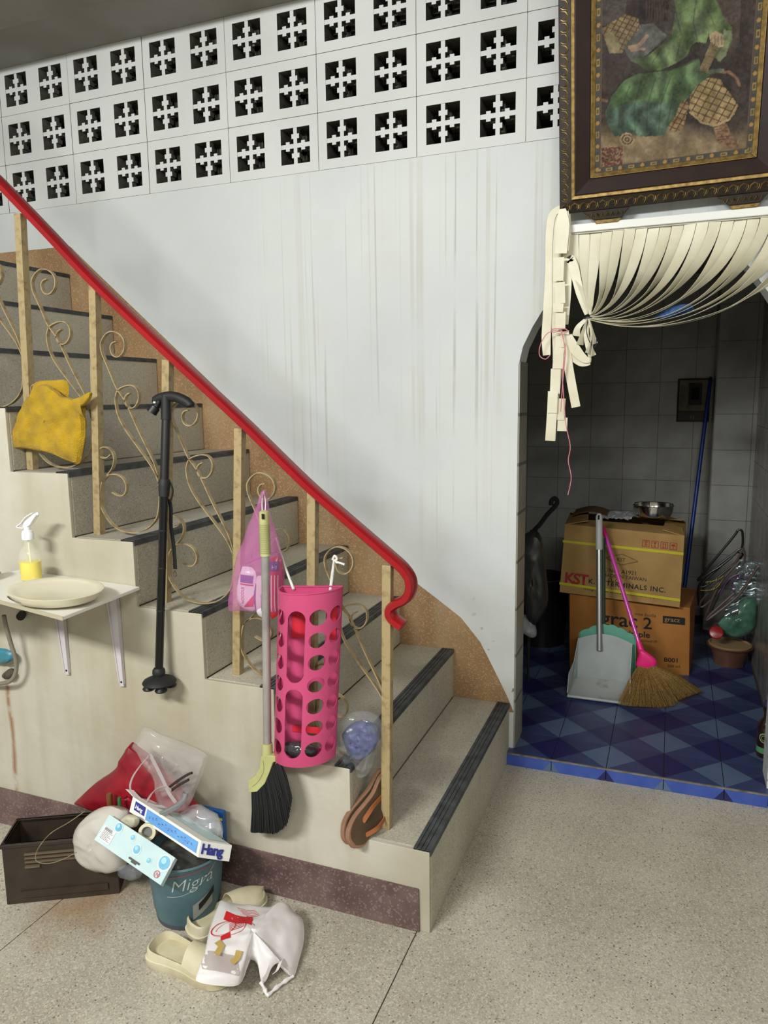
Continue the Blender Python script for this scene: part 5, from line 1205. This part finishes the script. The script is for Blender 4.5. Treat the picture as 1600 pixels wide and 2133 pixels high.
# spray bottle
sb0 = Vector((U(66, 1208, z=.896).x, U(66, 1208, z=.896).y, .897)); spb = thing('spray_bottle', sb0, 'clear spray bottle half full of yellow liquid on the shelf', 'bottle')
print('spray', sb0)
body = [(0, 0), (.030, 0), (.034, .004), (.034, .060), (.033, .072), (.027, .088), (.016, .102), (.013, .112), (.013, .124), (0, .124)]
MB().lathe(body, 32, sb0, sx=1, sy=.8).build('bottle_body', mat('clear_pet', (246, 250, 238), .05, alpha=.16, spec=.9), spb, smooth=True)
MB().lathe([(0, .0015), (.029, .0015), (.0325, .005), (.0325, .056), (0, .056)], 32, sb0, sx=1, sy=.8).build('liquid', mat('yellow_liquid', (236, 214, 6), .12, col2=(222, 198, 4), vs=20), spb, smooth=True)
MB().tube([sb0 + Vector((0, 0, .12)), sb0 + Vector((.006, -.004, .06)), sb0 + Vector((.020, -.01, .006))], .0018, 6).build('dip_tube', mat('dip_tube', (236, 234, 180), .3), spb, smooth=True)
wp = mat('white_pp', (232, 234, 236), .3)
MB().lathe([(0, .122), (.0165, .122), (.0170, .128), (.0165, .142), (.0150, .144), (.0150, .148), (.009, .150), (.010, .168), (0, .170)], 24, sb0).build('collar', wp, spb, smooth=True)
hdn = [(-.012, .158), (-.004, .172), (.002, .178), (.036, .200), (.044, .202), (.044, .194), (.032, .182), (.020, .168), (.008, .160)]
MB().prism(hdn, 'y', sb0.y - .008, sb0.y + .008, M=Matrix.Translation((sb0.x, 0, sb0.z))).build('nozzle_head', wp, spb, bevel=.002)
MB().tube([sb0 + Vector((.040, 0, .198)), sb0 + Vector((.052, 0, .202))], .0052, 10).build('nozzle', wp, spb, smooth=True)
MB().ribbon(cr([sb0 + Vector((.030, 0, .203)), sb0 + Vector((.000, 0, .188)), sb0 + Vector((-.022, 0, .168)), sb0 + Vector((-.038, 0, .158)), sb0 + Vector((-.012, 0, .155))], 5), .009, .0022, (0, 1, 0)).build('trigger', wp, spb, smooth=True)
# stack of dishes at the frame's edge
o = thing('dish_stack', Vector((-1.345, -1.17, .90)), 'edge of a dark-rimmed dish stack at the left end of the shelf', 'dishes')
for k in range(3): MB().lathe([(0, 0), (.030, 0), (.052 - k * .003, .012), (.053 - k * .003, .014), (.03, .006), (0, .006)], 28, (-1.345, -1.17, .901 + k * .011)).build('dish', mat('dish_%s' % ('pale', 'dark', 'grey')[k], [(196, 190, 170), (60, 54, 48), (130, 126, 118)][k], .35), o, smooth=True)
# wash basin under the shelf, hose, valve
wbm = mat('basin_white', (206, 206, 204), .25)
sk_ = thing('wash_basin', Vector((-1.50, -1.14, .80)), 'white wall-hung wash basin mostly outside the left edge under the shelf', 'basin')
MB().hexa([Vector(p) for p in [(-1.72, -1.27, .83), (-1.26, -1.27, .845), (-1.72, -1.03, .79), (-1.215, -1.03, .835), (-1.76, -1.31, .872), (-1.235, -1.31, .872), (-1.76, -1.03, .872), (-1.20, -1.03, .872)]]).build('bowl', wbm, sk_, bevel=.008)
hs = mat('grey_hose', (132, 126, 112), .5, col2=(110, 104, 92), vs=20)
o = MB().tube(cr([U(8, 1282, y=-1.10), U(14, 1310, y=-1.09), U(24, 1345, y=-1.08), U(33, 1375, y=-1.075), U(33, 1400, y=-1.07), U(22, 1418, y=-1.07), U(0, 1424, y=-1.07), U(-30, 1425, y=-1.06)], 7), .0066, 12).build('drain_hose', hs, smooth=True); tag(o, 'grey flexible hose curving down from the wash basin', 'hose')
o = thing('pipe_valve', U(5, 1375, y=-1.045), 'teal plastic valve on the cream wall inside the hose curve', 'valve')
MB().tube([U(-25, 1372, y=-1.05), U(12, 1374, y=-1.05)], .013, 12).build('valve_body', mat('teal_plastic', (44, 128, 154), .4, col2=(70, 110, 120), vs=40), o, smooth=True)
puffy(pts([(0, 1350), (14, 1352), (26, 1360), (28, 1372), (18, 1380), (8, 1382), (0, 1380)], y=-1.06), (0, -1, 0), .010, amp=.003, freq=60, rings=5).build('handle', MATS['teal_plastic'], o, smooth=True)
o = puffy(pts([(10, 1400), (22, 1392), (30, 1402), (28, 1412), (16, 1415), (8, 1408)], y=-1.045), (0, -1, 0), .014, amp=.003, freq=40, rings=5).build('pipe_stub', mat('dirty_pipe', (70, 66, 54), .7), smooth=True); tag(o, 'dirty dark pipe stub on the wall below the teal valve', 'pipe')
o = MB().tube([U(46, 1280, y=-1.03), U(43, 1284, y=-1.075)], .013, 16); o.tube([U(50, 1277, y=-1.029), U(46, 1280, y=-1.05)], .006, 10); tag(o.build('black_plug', blkr, smooth=True), 'black round rubber plug stub on the wall under the shelf', 'plug')

# ================================================================ THE HEAP ON THE FLOOR
crm = mat('brown_crate', (56, 46, 36), .5, col2=(38, 32, 26), vs=14)
C0 = Vector((-1.166, -1.338, 0)); e1 = Vector((.87, .49, 0)).normalized(); e2 = Vector((-.49, .87, 0)).normalized(); LW, DP, HT = .31, .135, .186
cM = Matrix.Translation(C0) @ Matrix(((e1.x, e2.x, 0, 0), (e1.y, e2.y, 0, 0), (0, 0, 1, 0), (0, 0, 0, 1)))
crt = thing('plastic_crate', C0 + e1 * LW / 2, 'dark brown plastic crate on the floor against the maroon skirting', 'crate')
for nm, b_ in (('front_panel', (0, LW, 0, .008, 0, HT)), ('rear_panel', (0, LW, DP - .008, DP, 0, HT)), ('side_panel', (0, .008, .008, DP - .008, 0, HT)), ('side_panel', (LW - .008, LW, .008, DP - .008, 0, HT)), ('bottom_panel', (.008, LW - .008, .008, DP - .008, 0, .008))):
    MB().box(*b_, M=cM).build(nm, crm, crt, bevel=.002)
mb = MB()
for b_ in ((-.004, LW + .004, -.004, .008, HT - .012, HT), (-.004, LW + .004, DP - .008, DP + .003, HT - .012, HT), (-.004, .008, 0, DP, HT - .012, HT), (LW - .008, LW + .004, 0, DP, HT - .012, HT)): mb.box(*b_, M=cM)
mb.build('rim', crm, crt, bevel=.002)
for k, z in enumerate((.150, .138, .126)): MB().box(.06, LW - .06, -.006, 0, z, z + .005, M=cM).build('rib', mat('crate_worn', (96, 84, 66), .5), crt)
MB().box(.04, LW - .03, -.005, 0, .020, .040, M=cM).build('rib', crm, crt); MB().box(.06, .10, -.008, 0, .112, .118, M=cM).build('rib', MATS['crate_worn'], crt)
o = MB().tube(cr(pts([(176, 1690), (145, 1712), (108, 1734)], y=-1.30) + pts([(88, 1755), (76, 1775), (75, 1792), (88, 1798), (110, 1797), (135, 1788), (160, 1775)], y=-1.345), 7), .0011, 6)
tag(o.build('copper_wire', mat('copper', (176, 156, 130), .3, .7), smooth=True), 'thin loop of bare wire arching out over the brown crate', 'wire')
# blue round bin
bc_ = Vector((-.662, -1.178, 0)); bin_ = thing('fabric_bin', bc_, 'round teal blue bin with white lettering heaped with rubbish', 'bin')
bprof = [(.070, 0), (.082, .006), (.090, .04), (.098, .12), (.104, .188)]
RB = lambda z: np.interp(z, [0, .006, .04, .12, .19], [.074, .082, .090, .098, .104])
MB().lathe([(0, .001)] + [(.072, 0), (.082, .006), (.090, .04), (.098, .12), (.104, .186), (.108, .192), (.104, .196), (.097, .186), (.085, .03), (0, .02)], 48, bc_).build('bin_wall', mat('teal_bin', (82, 110, 118), .5, col2=(66, 92, 102), vs=12), bin_, smooth=True)
def BF(th_, z, off=.0012): r = float(RB(z)) + off; return bc_ + Vector((r * math.sin(th_), -r * math.cos(th_), z))
MB().lathe([(.0740, .002), (.0835, .006), (.0862, .018), (.0840, .018)], 48, bc_).build('base_band', mat('grey_band', (74, 74, 82), .6), bin_, smooth=True)
text('Migra', lambda a, b: BF(.20 + a / .095, .128 + b + .10 * a), .050, mat('pale_print', (176, 184, 182), .5), bin_, bold=-.012, shear=.25, sub=True)
mb = MB()
for i in range(24): 
    t0, t1 = .1 + i * .058, .1 + (i + 1) * .058; f = lambda t: .112 - .020 * math.sin((t - .1) / 1.4 * PI) + .07 * (t - .1) / 1.4
    mb.add([BF(t0, f(t0)), BF(t1, f(t1)), BF(t1, f(t1) + .0016), BF(t0, f(t0) + .0016)], [(0, 1, 2, 3)])
    mb.add([BF(t0 - .2, .168 + .01 * (t0)), BF(t1 - .2, .168 + .01 * t1), BF(t1 - .2, .1705 + .01 * t1), BF(t0 - .2, .1705 + .01 * t0)], [(0, 1, 2, 3)], 1)
mb.build('print_line', [MATS['pale_print'], mat('rose_print', (140, 72, 88), .5)], bin_)
mb = MB(); mb.grid(lambda u, v: BF(.78 + .62 * u, .035 + .045 * v + .03 * u), 10, 3); mb.build('print_panel', mat('grey_print', (140, 144, 140), .5), bin_)
mb = MB(); mb.grid(lambda u, v: BF(.95 + .5 * u, .060 + .020 * v + .035 * u, .002), 10, 2); mb.build('print_panel', MATS['matte_black'], bin_)
text('Kids', lambda a, b: BF(.45 + a / .085, .006 + b), .018, mat('khaki_print', (150, 146, 96), .5), bin_, bold=.01)
# contents: packing inside the bin
o = puffy([bc_ + Vector((.088 * math.cos(a), .088 * math.sin(a), .165)) for a in np.linspace(0, 2 * PI, 17)[:-1]], (0, 0, 1), .030, amp=.014, freq=22, rings=10).build('dark_rubbish_bag', mat('dark_film', (58, 58, 56), .3, col2=(92, 92, 88), vs=18), smooth=True); tag(o, 'dark crumpled rubbish bag filling the teal bin', 'bag')
# Hang carton
hA, hL, hE, hU = U(412, 1786, y=-1.262), U(269, 1691, y=-1.205), U(477.5, 1795, y=-1.195), U(419, 1751, y=-1.240)
l_, w_, u_ = hL - hA, hE - hA, hU - hA
hg = thing('hanger_carton', hA + l_ / 2, 'long white and blue carton lettered Hang lying across the teal bin', 'box')
wc = mat('white_card', (222, 222, 216), .55)
MB().hexa([hA, hA + l_, hA + w_, hA + w_ + l_, hA + u_, hA + l_ + u_, hA + w_ + u_, hA + w_ + l_ + u_]).build('carton_body', wc, hg, bevel=.001)
nl = l_.cross(u_).normalized(); nl = nl if nl.dot(CAMP - hA) > 0 else -nl; ne = w_.cross(u_).normalized(); ne = ne if ne.dot(CAMP - hA) > 0 else -ne; nt_ = l_.cross(w_).normalized(); nt_ = nt_ if nt_.z > 0 else -nt_
SF = lambda a, b, off=.0014: hA + l_ * (1 - a) + u_ * b + nl * off
EF = lambda a, b, off=.0014: hA + w_ * a + u_ * b + ne * off
TF = lambda a, b, off=.0014: hA + u_ + l_ * (1 - a) + w_ * b + nt_ * off
mb = MB(); quad(mb, SF, .24, .97, .16, .84); mb.build('print_panel', mat('sky_blue_print', (92, 146, 206), .5, col2=(104, 160, 216), vs=30), hg)
mb = MB(); quad(mb, SF, .06, .215, .30, .86); mb.build('print_label', navy, hg); text('Hang', lambda a, b: SF(.072 + a / l_.length, .44 + b / u_.length, .0022), .014, whitep, hg, bold=.03, shear=.2)
mb = MB()
for k in range(14): x_ = .29 + k * .046; quad(mb, lambda a, b: SF(a, b, .0022), x_, x_ + .012, .38 + .1 * (k % 3), .46 + .1 * (k % 3)); quad(mb, lambda a, b: SF(a, b, .0022), x_, x_ + .03, .52 - .08 * (k % 2), .54 - .08 * (k % 2))
mb.build('print_marks', mat('mid_blue_print', (58, 100, 168), .5), hg)
text('Hang', lambda a, b: EF(.05 + a / w_.length, .26 + b / u_.length, .002), .0330, navy, hg, bold=.045, spacing=.92)
mb = MB(); quad(mb, TF, .1, .95, .35, .95); mb.build('lid_window', mat('pale_teal_card', (176, 200, 200), .3), hg); MB().hexa([hA + l_ + u_, hA + l_ + u_ + w_ * .25, hA + l_ * 1.12 + u_ * 1.15, hA + l_ * 1.1 + u_ * 1.2 + w_ * .2] + [p + nt_ * .001 for p in (hA + l_ + u_, hA + l_ + u_ + w_ * .25, hA + l_ * 1.12 + u_ * 1.15, hA + l_ * 1.1 + u_ * 1.2 + w_ * .2)]).build('torn_flap', wc, hg)
# bubble-print carton
q = [U(196, 1749, y=-1.315), U(334.5, 1844, y=-1.335), U(228, 1696, y=-1.262)]; q.append(q[1] + q[2] - q[0])
bx, by = (q[1] - q[0]), (q[2] - q[0]); nb = bx.cross(by).normalized(); nb = nb if nb.dot(CAMP - q[0]) > 0 else -nb
bub = thing('bubble_carton', q[1], 'pale blue flat carton printed with bubbles leaning on the teal bin', 'box')
def QF(a, b, off=.0012): return q[0] * (1 - a) * (1 - b) + q[1] * a * (1 - b) + q[3] * a * b + q[2] * (1 - a) * b + nb * off
MB().hexa([QF(0, 0, -.018), QF(1, 0, -.018), QF(0, 0, 0), QF(1, 0, 0), QF(0, 1, -.018), QF(1, 1, -.018), QF(0, 1, 0), QF(1, 1, 0)]).build('carton_body', mat('pale_blue_card', (178, 204, 208), .5, col2=(196, 214, 214), vs=12), bub, bevel=.001)
bu1, bu2 = mat('bubble_rim', (216, 228, 228), .5), mat('bubble_blue', (96, 168, 200), .5, col2=(120, 186, 214), vs=30)
LX, LY = bx.length, by.length; QM = lambda x, y, o_=.0012: QF(x / LX, y / LY, o_)
def circ(cx, cy, r):
    mb = MB(); disc(mb, lambda x, y: QM(x, y, .0012), cx * LX, cy * LY, r * 1.12); mb.build('bubble_ring', bu1, bub); mb = MB(); disc(mb, lambda x, y: QM(x, y, .0018), cx * LX - r * .05, cy * LY, r * .92); mb.build('bubble', bu2, bub); mb = MB(); disc(mb, lambda x, y: QM(x, y, .0023), cx * LX - r * .25, cy * LY + r * .2, r * .42); mb.build('bubble_shine', mat('bubble_pale', (158, 206, 224), .5), bub)
circ(.20, .80, .0115); circ(.42, .78, .0075); circ(.54, .52, .0115); circ(.735, .44, .0072); circ(.92, .66, .018)
mb = MB(); quad(mb, QF, .03, .20, .12, .62); mb.build('price_sticker', whitep, bub)
mb = MB()
for k in range(9): quad(mb, lambda a, b: QF(a, b, .002), .045, .185 - .02 * (k % 3), .17 + k * .045, .185 + k * .045)
for k in range(8): quad(mb, lambda a, b: QF(a, b, .0022), .055 + k * .014, .060 + k * .014, .50, .60)
mb.build('sticker_print', mat('grey_ink', (90, 90, 96), .6), bub)
mb = MB(); quad(mb, lambda a, b: QF(a, b, .002), .50, .66, .13, .20); quad(mb, lambda a, b: QF(a, b, .002), .545, .62, .07, .13); mb.build('hang_slot', mat('slot_dark', (84, 86, 78), .8), bub)
mb = MB(); disc(mb, lambda x, y: QM(x, y, .002), .90 * LX, .22 * LY, .0088, r0=.0072); mb.build('seal_ring', redp, bub); text('N', lambda a, b: QM(.90 * LX - .0035 + a, .22 * LY - .0042 + b, .002), .0125, redp, bub)
# red bag, clear bag, rods, tube, roll, bottles, white bag
redf = mat('red_fabric', (142, 18, 34), .45, col2=(112, 12, 28), vs=9)
mb = puffy(pts([(155, 1672), (200, 1630), (240, 1602), (262, 1565), (275, 1546), (285, 1552), (312, 1572), (345, 1604), (380, 1645), (425, 1692), (400, 1716), (330, 1712), (275, 1696), (250, 1708), (238, 1716), (205, 1690), (180, 1682)], y=-1.105), (0, -1, .2), .032, amp=.012, freq=11, center=U(285, 1655, y=-1.11), rings=14)
tag(mb.build('red_bag', redf, smooth=True), 'dark red fabric bag slumped on the heap against the wall', 'bag')
film = mat('milky_film', (206, 200, 200), .14, alpha=.22, spec=1.)
mb = puffy(pts([(276, 1552), (290, 1530), (304, 1515), (330, 1528), (375, 1545), (426, 1568), (429, 1588), (412, 1635), (392, 1680), (360, 1692), (330, 1672), (318, 1610), (300, 1590)], y=-1.150), (.1, -1, .1), .014, amp=.014, freq=22, center=U(360, 1600, y=-1.15), rings=18)
tag(mb.build('clear_carrier_bag', film, smooth=True), 'milky clear carrier bag with open handles over the red bag', 'bag')
hb_ = bpy.data.objects['clear_carrier_bag']; filmd = mat('film_fold', (206, 196, 198), .2, alpha=.62, spec=.9)
for px_, w2_ in (([(312, 1572), (292, 1595), (275, 1622), (272, 1645), (290, 1662), (315, 1676), (345, 1682)], .010), ([(312, 1572), (322, 1590), (338, 1622), (352, 1652), (366, 1672)], .018), ([(306, 1668), (322, 1648), (345, 1640), (356, 1648)], .014)):
    MB().ribbon(cr(pts(px_, y=-1.19), 5), w2_, .0012, (.7, -.3, .6)).build('handle', filmd, hb_, smooth=True)
rod = mat('dark_rod', (46, 38, 32), .4)
for px_, lb in (([(350, 1642), (372, 1625), (392, 1613), (400, 1610)], 'upper dark metal rod poking out of the clear carrier bag'), ([(358, 1646), (372, 1636), (393, 1624)], 'lower dark metal rod poking out of the clear carrier bag')):
    tag(MB().tube(cr(pts(px_, y=-1.185), 4), .0036, 8).build('metal_rod', rod, smooth=True), lb, 'rod', 'rods in the heap')
tag(MB().tube(cr(pts([(336, 1696), (352, 1688), (372, 1676), (384, 1662), (387, 1650)], y=-1.20), 5), .0078, 12).build('chrome_pipe', mat('dull_chrome', (176, 178, 182), .25, .8), smooth=True), 'short bent chrome pipe behind the Hang carton', 'pipe')
for (u, v), m_, r_b, lb in (((228, 1662), (108, 66, 34), .0085, 'small brown glass tube standing in front of the red bag'), ((249, 1670), (58, 104, 62), .0055, 'small green stopper in front of the red bag')):
    p = U(u, v, y=-1.175); tag(MB().lathe([(0, -.022), (r_b, -.022), (r_b, .010), (r_b * .8, .013), (0, .013)], 16, p).build('glass_tube' if r_b > .006 else 'stopper', mat('vial_%s' % ('brown' if r_b > .006 else 'green'), m_, .2), smooth=True), lb, 'tube' if r_b > .006 else 'stopper')
wf = mat('white_film', (214, 208, 200), .25, alpha=.78, spec=.7)
tag(puffy(pts([(162, 1748), (166, 1718), (188, 1694), (218, 1680), (244, 1684), (262, 1700), (258, 1750), (262, 1800), (246, 1814), (214, 1814), (184, 1800), (168, 1780)], y=-1.225), (0, -1, .1), .045, amp=.010, freq=14, rings=12).build('white_plastic_bag', wf, smooth=True), 'round stuffed white plastic bag beside the brown crate', 'bag')
tag(puffy(pts([(246, 1806), (268, 1800), (290, 1806), (294, 1826), (276, 1832), (254, 1824)], y=-1.27), (0, -1, .1), .016, amp=.006, freq=30, rings=6).build('clear_cup', MATS['clear_bag_film'], smooth=True), 'crushed clear plastic cup under the white stuffed bag', 'cup')
rc = U(306, 1734, y=-1.235); ro = thing('tape_roll', rc, 'cream paper roll end showing between the two cartons', 'roll'); rM = Matrix.Translation(rc) @ Vector((.45, -1, .35)).to_track_quat('Z', 'Y').to_matrix().to_4x4()
MB().lathe([(.015, -.03), (.023, -.03), (.0235, .0), (.015, .0), (.015, -.03)], 28, M=rM).build('roll_body', mat('cream_paper', (214, 208, 178), .6), ro, smooth=True); MB().lathe([(0, -.012), (.0148, -.012), (.0148, -.010), (0, -.010)], 24, M=rM).build('core', mat('grey_core', (116, 114, 108), .6), ro)
tag(puffy(pts([(252, 1706), (268, 1696), (288, 1704), (284, 1722), (266, 1722)], y=-1.24), (0, -1, .3), .014, amp=.004, freq=30, rings=6).build('crumpled_wrapper', mat('beige_wrapper', (186, 178, 156), .5), smooth=True), 'crumpled beige wrapper above the bubble-print carton', 'wrapper')
bp0 = pts([(408, 1680), (464, 1692), (412, 1762), (468, 1772)], y=-1.062); tt = Vector((0, .014, 0))
o = thing('blue_packet', bp0[2], 'blue and yellow packet upright against the wall behind the bin', 'packet')
MB().hexa([bp0[2], bp0[3], bp0[2] + tt, bp0[3] + tt, bp0[0], bp0[1], bp0[0] + tt, bp0[1] + tt]).build('packet_body', mat('packet_blue', (24, 84, 150), .4), o, bevel=.001)
mb = MB(); PF = lambda a, b: bp0[0].lerp(bp0[1], a).lerp(bp0[2].lerp(bp0[3], a), b) + Vector((0, -.0012, 0)); quad(mb, PF, .5, .98, .16, .22); quad(mb, PF, .80, .88, .22, .9); mb.build('yellow_print', mat('print_yellow', (216, 192, 60), .5), o)
tag(puffy(pts([(368, 1700), (384, 1684), (410, 1676), (432, 1690), (455, 1708), (464, 1745), (440, 1752), (412, 1738), (385, 1722)], y=-1.14), (.1, -1, .2), .022, amp=.014, freq=24, rings=10).build('crinkled_clear_bag', mat('crinkled_film', (214, 216, 220), .12, alpha=.40, spec=1.), smooth=True), 'crinkled clear bag behind the Hang carton at the right of the heap', 'bag')
# white slip-on shoes
shoe_m = mat('white_shoe', (208, 200, 172), .6, col2=(184, 174, 142), vs=12); shoe_i = mat('shoe_insole', (206, 198, 166), .8, col2=(168, 156, 120), vs=10)
def shoe(c, ang, L_, lab, flip=1, tip=0.):
    th_ = thing('shoe', (c[0], c[1], 0), lab, 'shoe', 'white slip-on shoes'); M_ = Matrix.Translation((c[0], c[1], 0)) @ Matrix.Rotation(ang, 4, 'Z')
    half = [(-.5, 0), (-.47, .13), (-.38, .175), (-.2, .165), (0, .150), (.18, .180), (.33, .190), (.44, .14), (.5, .02)]; oth = [(.46, -.10), (.36, -.165), (.2, -.185), (0, -.155), (-.2, -.155), (-.38, -.165), (-.47, -.12)]
    O = [Vector((x * L_, y * L_ * flip, 0)) for x, y in half + oth]; O = cr(O + [O[0]], 4)[:-1]; n = len(O)
    R3 = lambda z, s: [M_ @ (Vector((p.x * s, p.y * s, z(p) if callable(z) else z))) for p in O]
    mb = MB(); rings = [R3(.0, .93), R3(.004, 1.0), R3(.024, 1.03), R3(.026, .98)]
    for r in rings: mb.v += [tuple(p) for p in r]
    for k in range(3):
        for i in range(n): mb.f.append((k * n + i, k * n + (i + 1) % n, (k + 1) * n + (i + 1) % n, (k + 1) * n + i))
    mb.f += [tuple(range(n)), tuple(range(4 * n - 1, 3 * n - 1, -1))]; mb.m = [0] * len(mb.f); mb.build('sole', shoe_m, th_, smooth=True)
    wallz = lambda p: .040 + .012 * max(0, -p.x / L_ - .1) * 2
    mb = MB(); rings = [R3(.024, .99), R3(wallz, .97), R3(lambda p: wallz(p) + .003, .93), R3(.027, .88)]
    for r in rings: mb.v += [tuple(p) for p in r]
    for k in range(3):
        for i in range(n): mb.f.append((k * n + i, k * n + (i + 1) % n, (k + 1) * n + (i + 1) % n, (k + 1) * n + i))
    mb.m = [0] * len(mb.f); mb.build('side_wall', shoe_m, th_, smooth=True)
    mb = MB(); mb.add(R3(.029, .90), [tuple(range(n))]); mb.build('insole', shoe_i, th_)
    def vamp(u, v):
        x = .02 + .48 * u; w_h = np.interp(x, [0, .18, .33, .44, .5], [.152, .183, .178, .12, .01]); a = -1 + 2 * v
        return M_ @ Vector((x * L_, a * w_h * L_ * flip, .030 + .034 * (1 - abs(a) ** 2.4) * (1 - .55 * u ** 2) + .012 * (1 - u)))
    MB().grid(vamp, 12, 14, th=.002).build('upper', shoe_m, th_, smooth=True)
a0, a1 = Vector((-.645, -1.352, 0)), Vector((-.405, -1.372, 0))
shoe(((a0.x + a1.x) / 2, -1.358), math.radians(-3), .245, 'white slip-on shoe pointing right, nearest the viewer, partly under the printed bag', 1)
shoe((-.536, -1.172), math.radians(64), .235, 'white slip-on shoe pointing at the wall between bin and printed bag', -1)
# white bag with red print lying over the shoes
bpx = [(458, 1877, .085), (520, 1886, .07), (566, 1892, .06), (584, 1880, .07), (602, 1884, .06), (612, 1900, .05), (630, 1914, .035), (634, 1955, .02), (622, 2005, .012), (612, 2034, .006), (594, 2022, .03), (582, 2005, .05), (566, 2016, .045), (556, 2040, .02), (545, 2050, .01), (541, 2022, .03), (530, 2000, .05), (512, 1998, .06), (508, 2030, .05), (496, 2052, .05), (462, 2054, .06), (414, 2046, .075), (410, 2030, .085), (426, 1985, .095), (438, 1930, .095)]
O = [U(a, b, z=c) for a, b, c in bpx]; mb = puffy(O, (.15, -.45, 1), .018, amp=.010, freq=17, center=U(530, 1950, z=.085), rings=16)
wbg = mb.build('printed_carrier_bag', mat('white_carrier', (226, 222, 222), .35, col2=(214, 208, 208), vs=9), smooth=True); tag(wbg, 'white carrier bag with red print lying over the white shoes', 'bag')
f = draper(mb, (.05, .55, -.83)); P0 = lambda u, v: f(U(u, v, z=.08), .0016)
mb = MB(); mb.grid(lambda u, v: P0(482 + 50 * u - 6 * v, 1908 + 18 * v + 8 * math.sin(u * 2.6) * 1.2), 12, 4); mb.build('print_banner', redp, wbg)
mb = MB()
for a_, b_, r_0, r_1, el, tl2 in ((487, 1945, 36, 37.6, .42, -.28), (478, 1946, 26, 27.4, .45, -.35), (500, 1948, 40, 41.2, .42, -.25)):
    for k in range(40):
        t0, t1 = 2 * PI * k / 40, 2 * PI * (k + 1) / 40
        if a_ == 500 and (k < 22): continue
        g_ = lambda t, r: P0(a_ + r * math.cos(t) * math.cos(tl2) - r * el * math.sin(t) * math.sin(tl2), b_ + r * math.cos(t) * math.sin(tl2) + r * el * math.sin(t) * math.cos(tl2))
        mb.add([g_(t0, r_0), g_(t1, r_0), g_(t1, r_1), g_(t0, r_1)], [(0, 1, 2, 3)])
mb.grid(lambda u, v: P0(472 + 20 * u, 1962 - 8 * u + 10 * v), 4, 3); mb.grid(lambda u, v: P0(520 + 14 * u, 1914 + 18 * v + 6 * u), 4, 4)
for k in range(6): mb.grid(lambda u, v: P0(490 + 30 * u, 1938 + 3 * k - 14 * u + 1.1 * v), 6, 1)
for k in range(5): mb.grid(lambda u, v: P0(500 + 34 * u + 3 * k, 1897 + 3.2 * k + 4 * math.sin(u * 3) + .9 * v), 6, 1)
mb.build('print_emblem', redp, wbg)
inner = mat('bag_inside', (176, 164, 162), .5)
MB().tube(cr([U(544, 2046, z=.02), U(552, 2062, z=.012), U(558, 2072, z=.006), U(575, 2058, z=.008), U(594, 2044, z=.008), U(611, 2033, z=.008)], 5), [.006, .005, .004, .003, .004] * 5 + [.004], 8).build('handle', MATS['white_carrier'], wbg, smooth=True)
mb = MB(); mb.grid(lambda u, v: P0(428 + 70 * u, 1990 + 34 * v + 6 * u), 8, 4); mb.build('open_mouth', inner, wbg, smooth=True)
for px_ in ([(466, 1975), (474, 1984), (462, 2000)], [(505, 1988), (498, 2000), (486, 2010)]): 
    MB().ribbon([P0(a, b) + Vector((0, 0, .002)) for a, b in px_], .016, .001, (.8, .4, 0)).build('tape_piece', mat('tan_tape', (176, 150, 88), .4), wbg, smooth=True)
MB().ribbon(cr([P0(580, 2000) + Vector((0, 0, .004)), P0(588, 2010) + Vector((0, 0, .012)), P0(578, 2024) + Vector((0, 0, .004)), P0(568, 2030)], 4), .012, .001, (.6, 0, .6)).build('handle', MATS['white_carrier'], wbg, smooth=True)
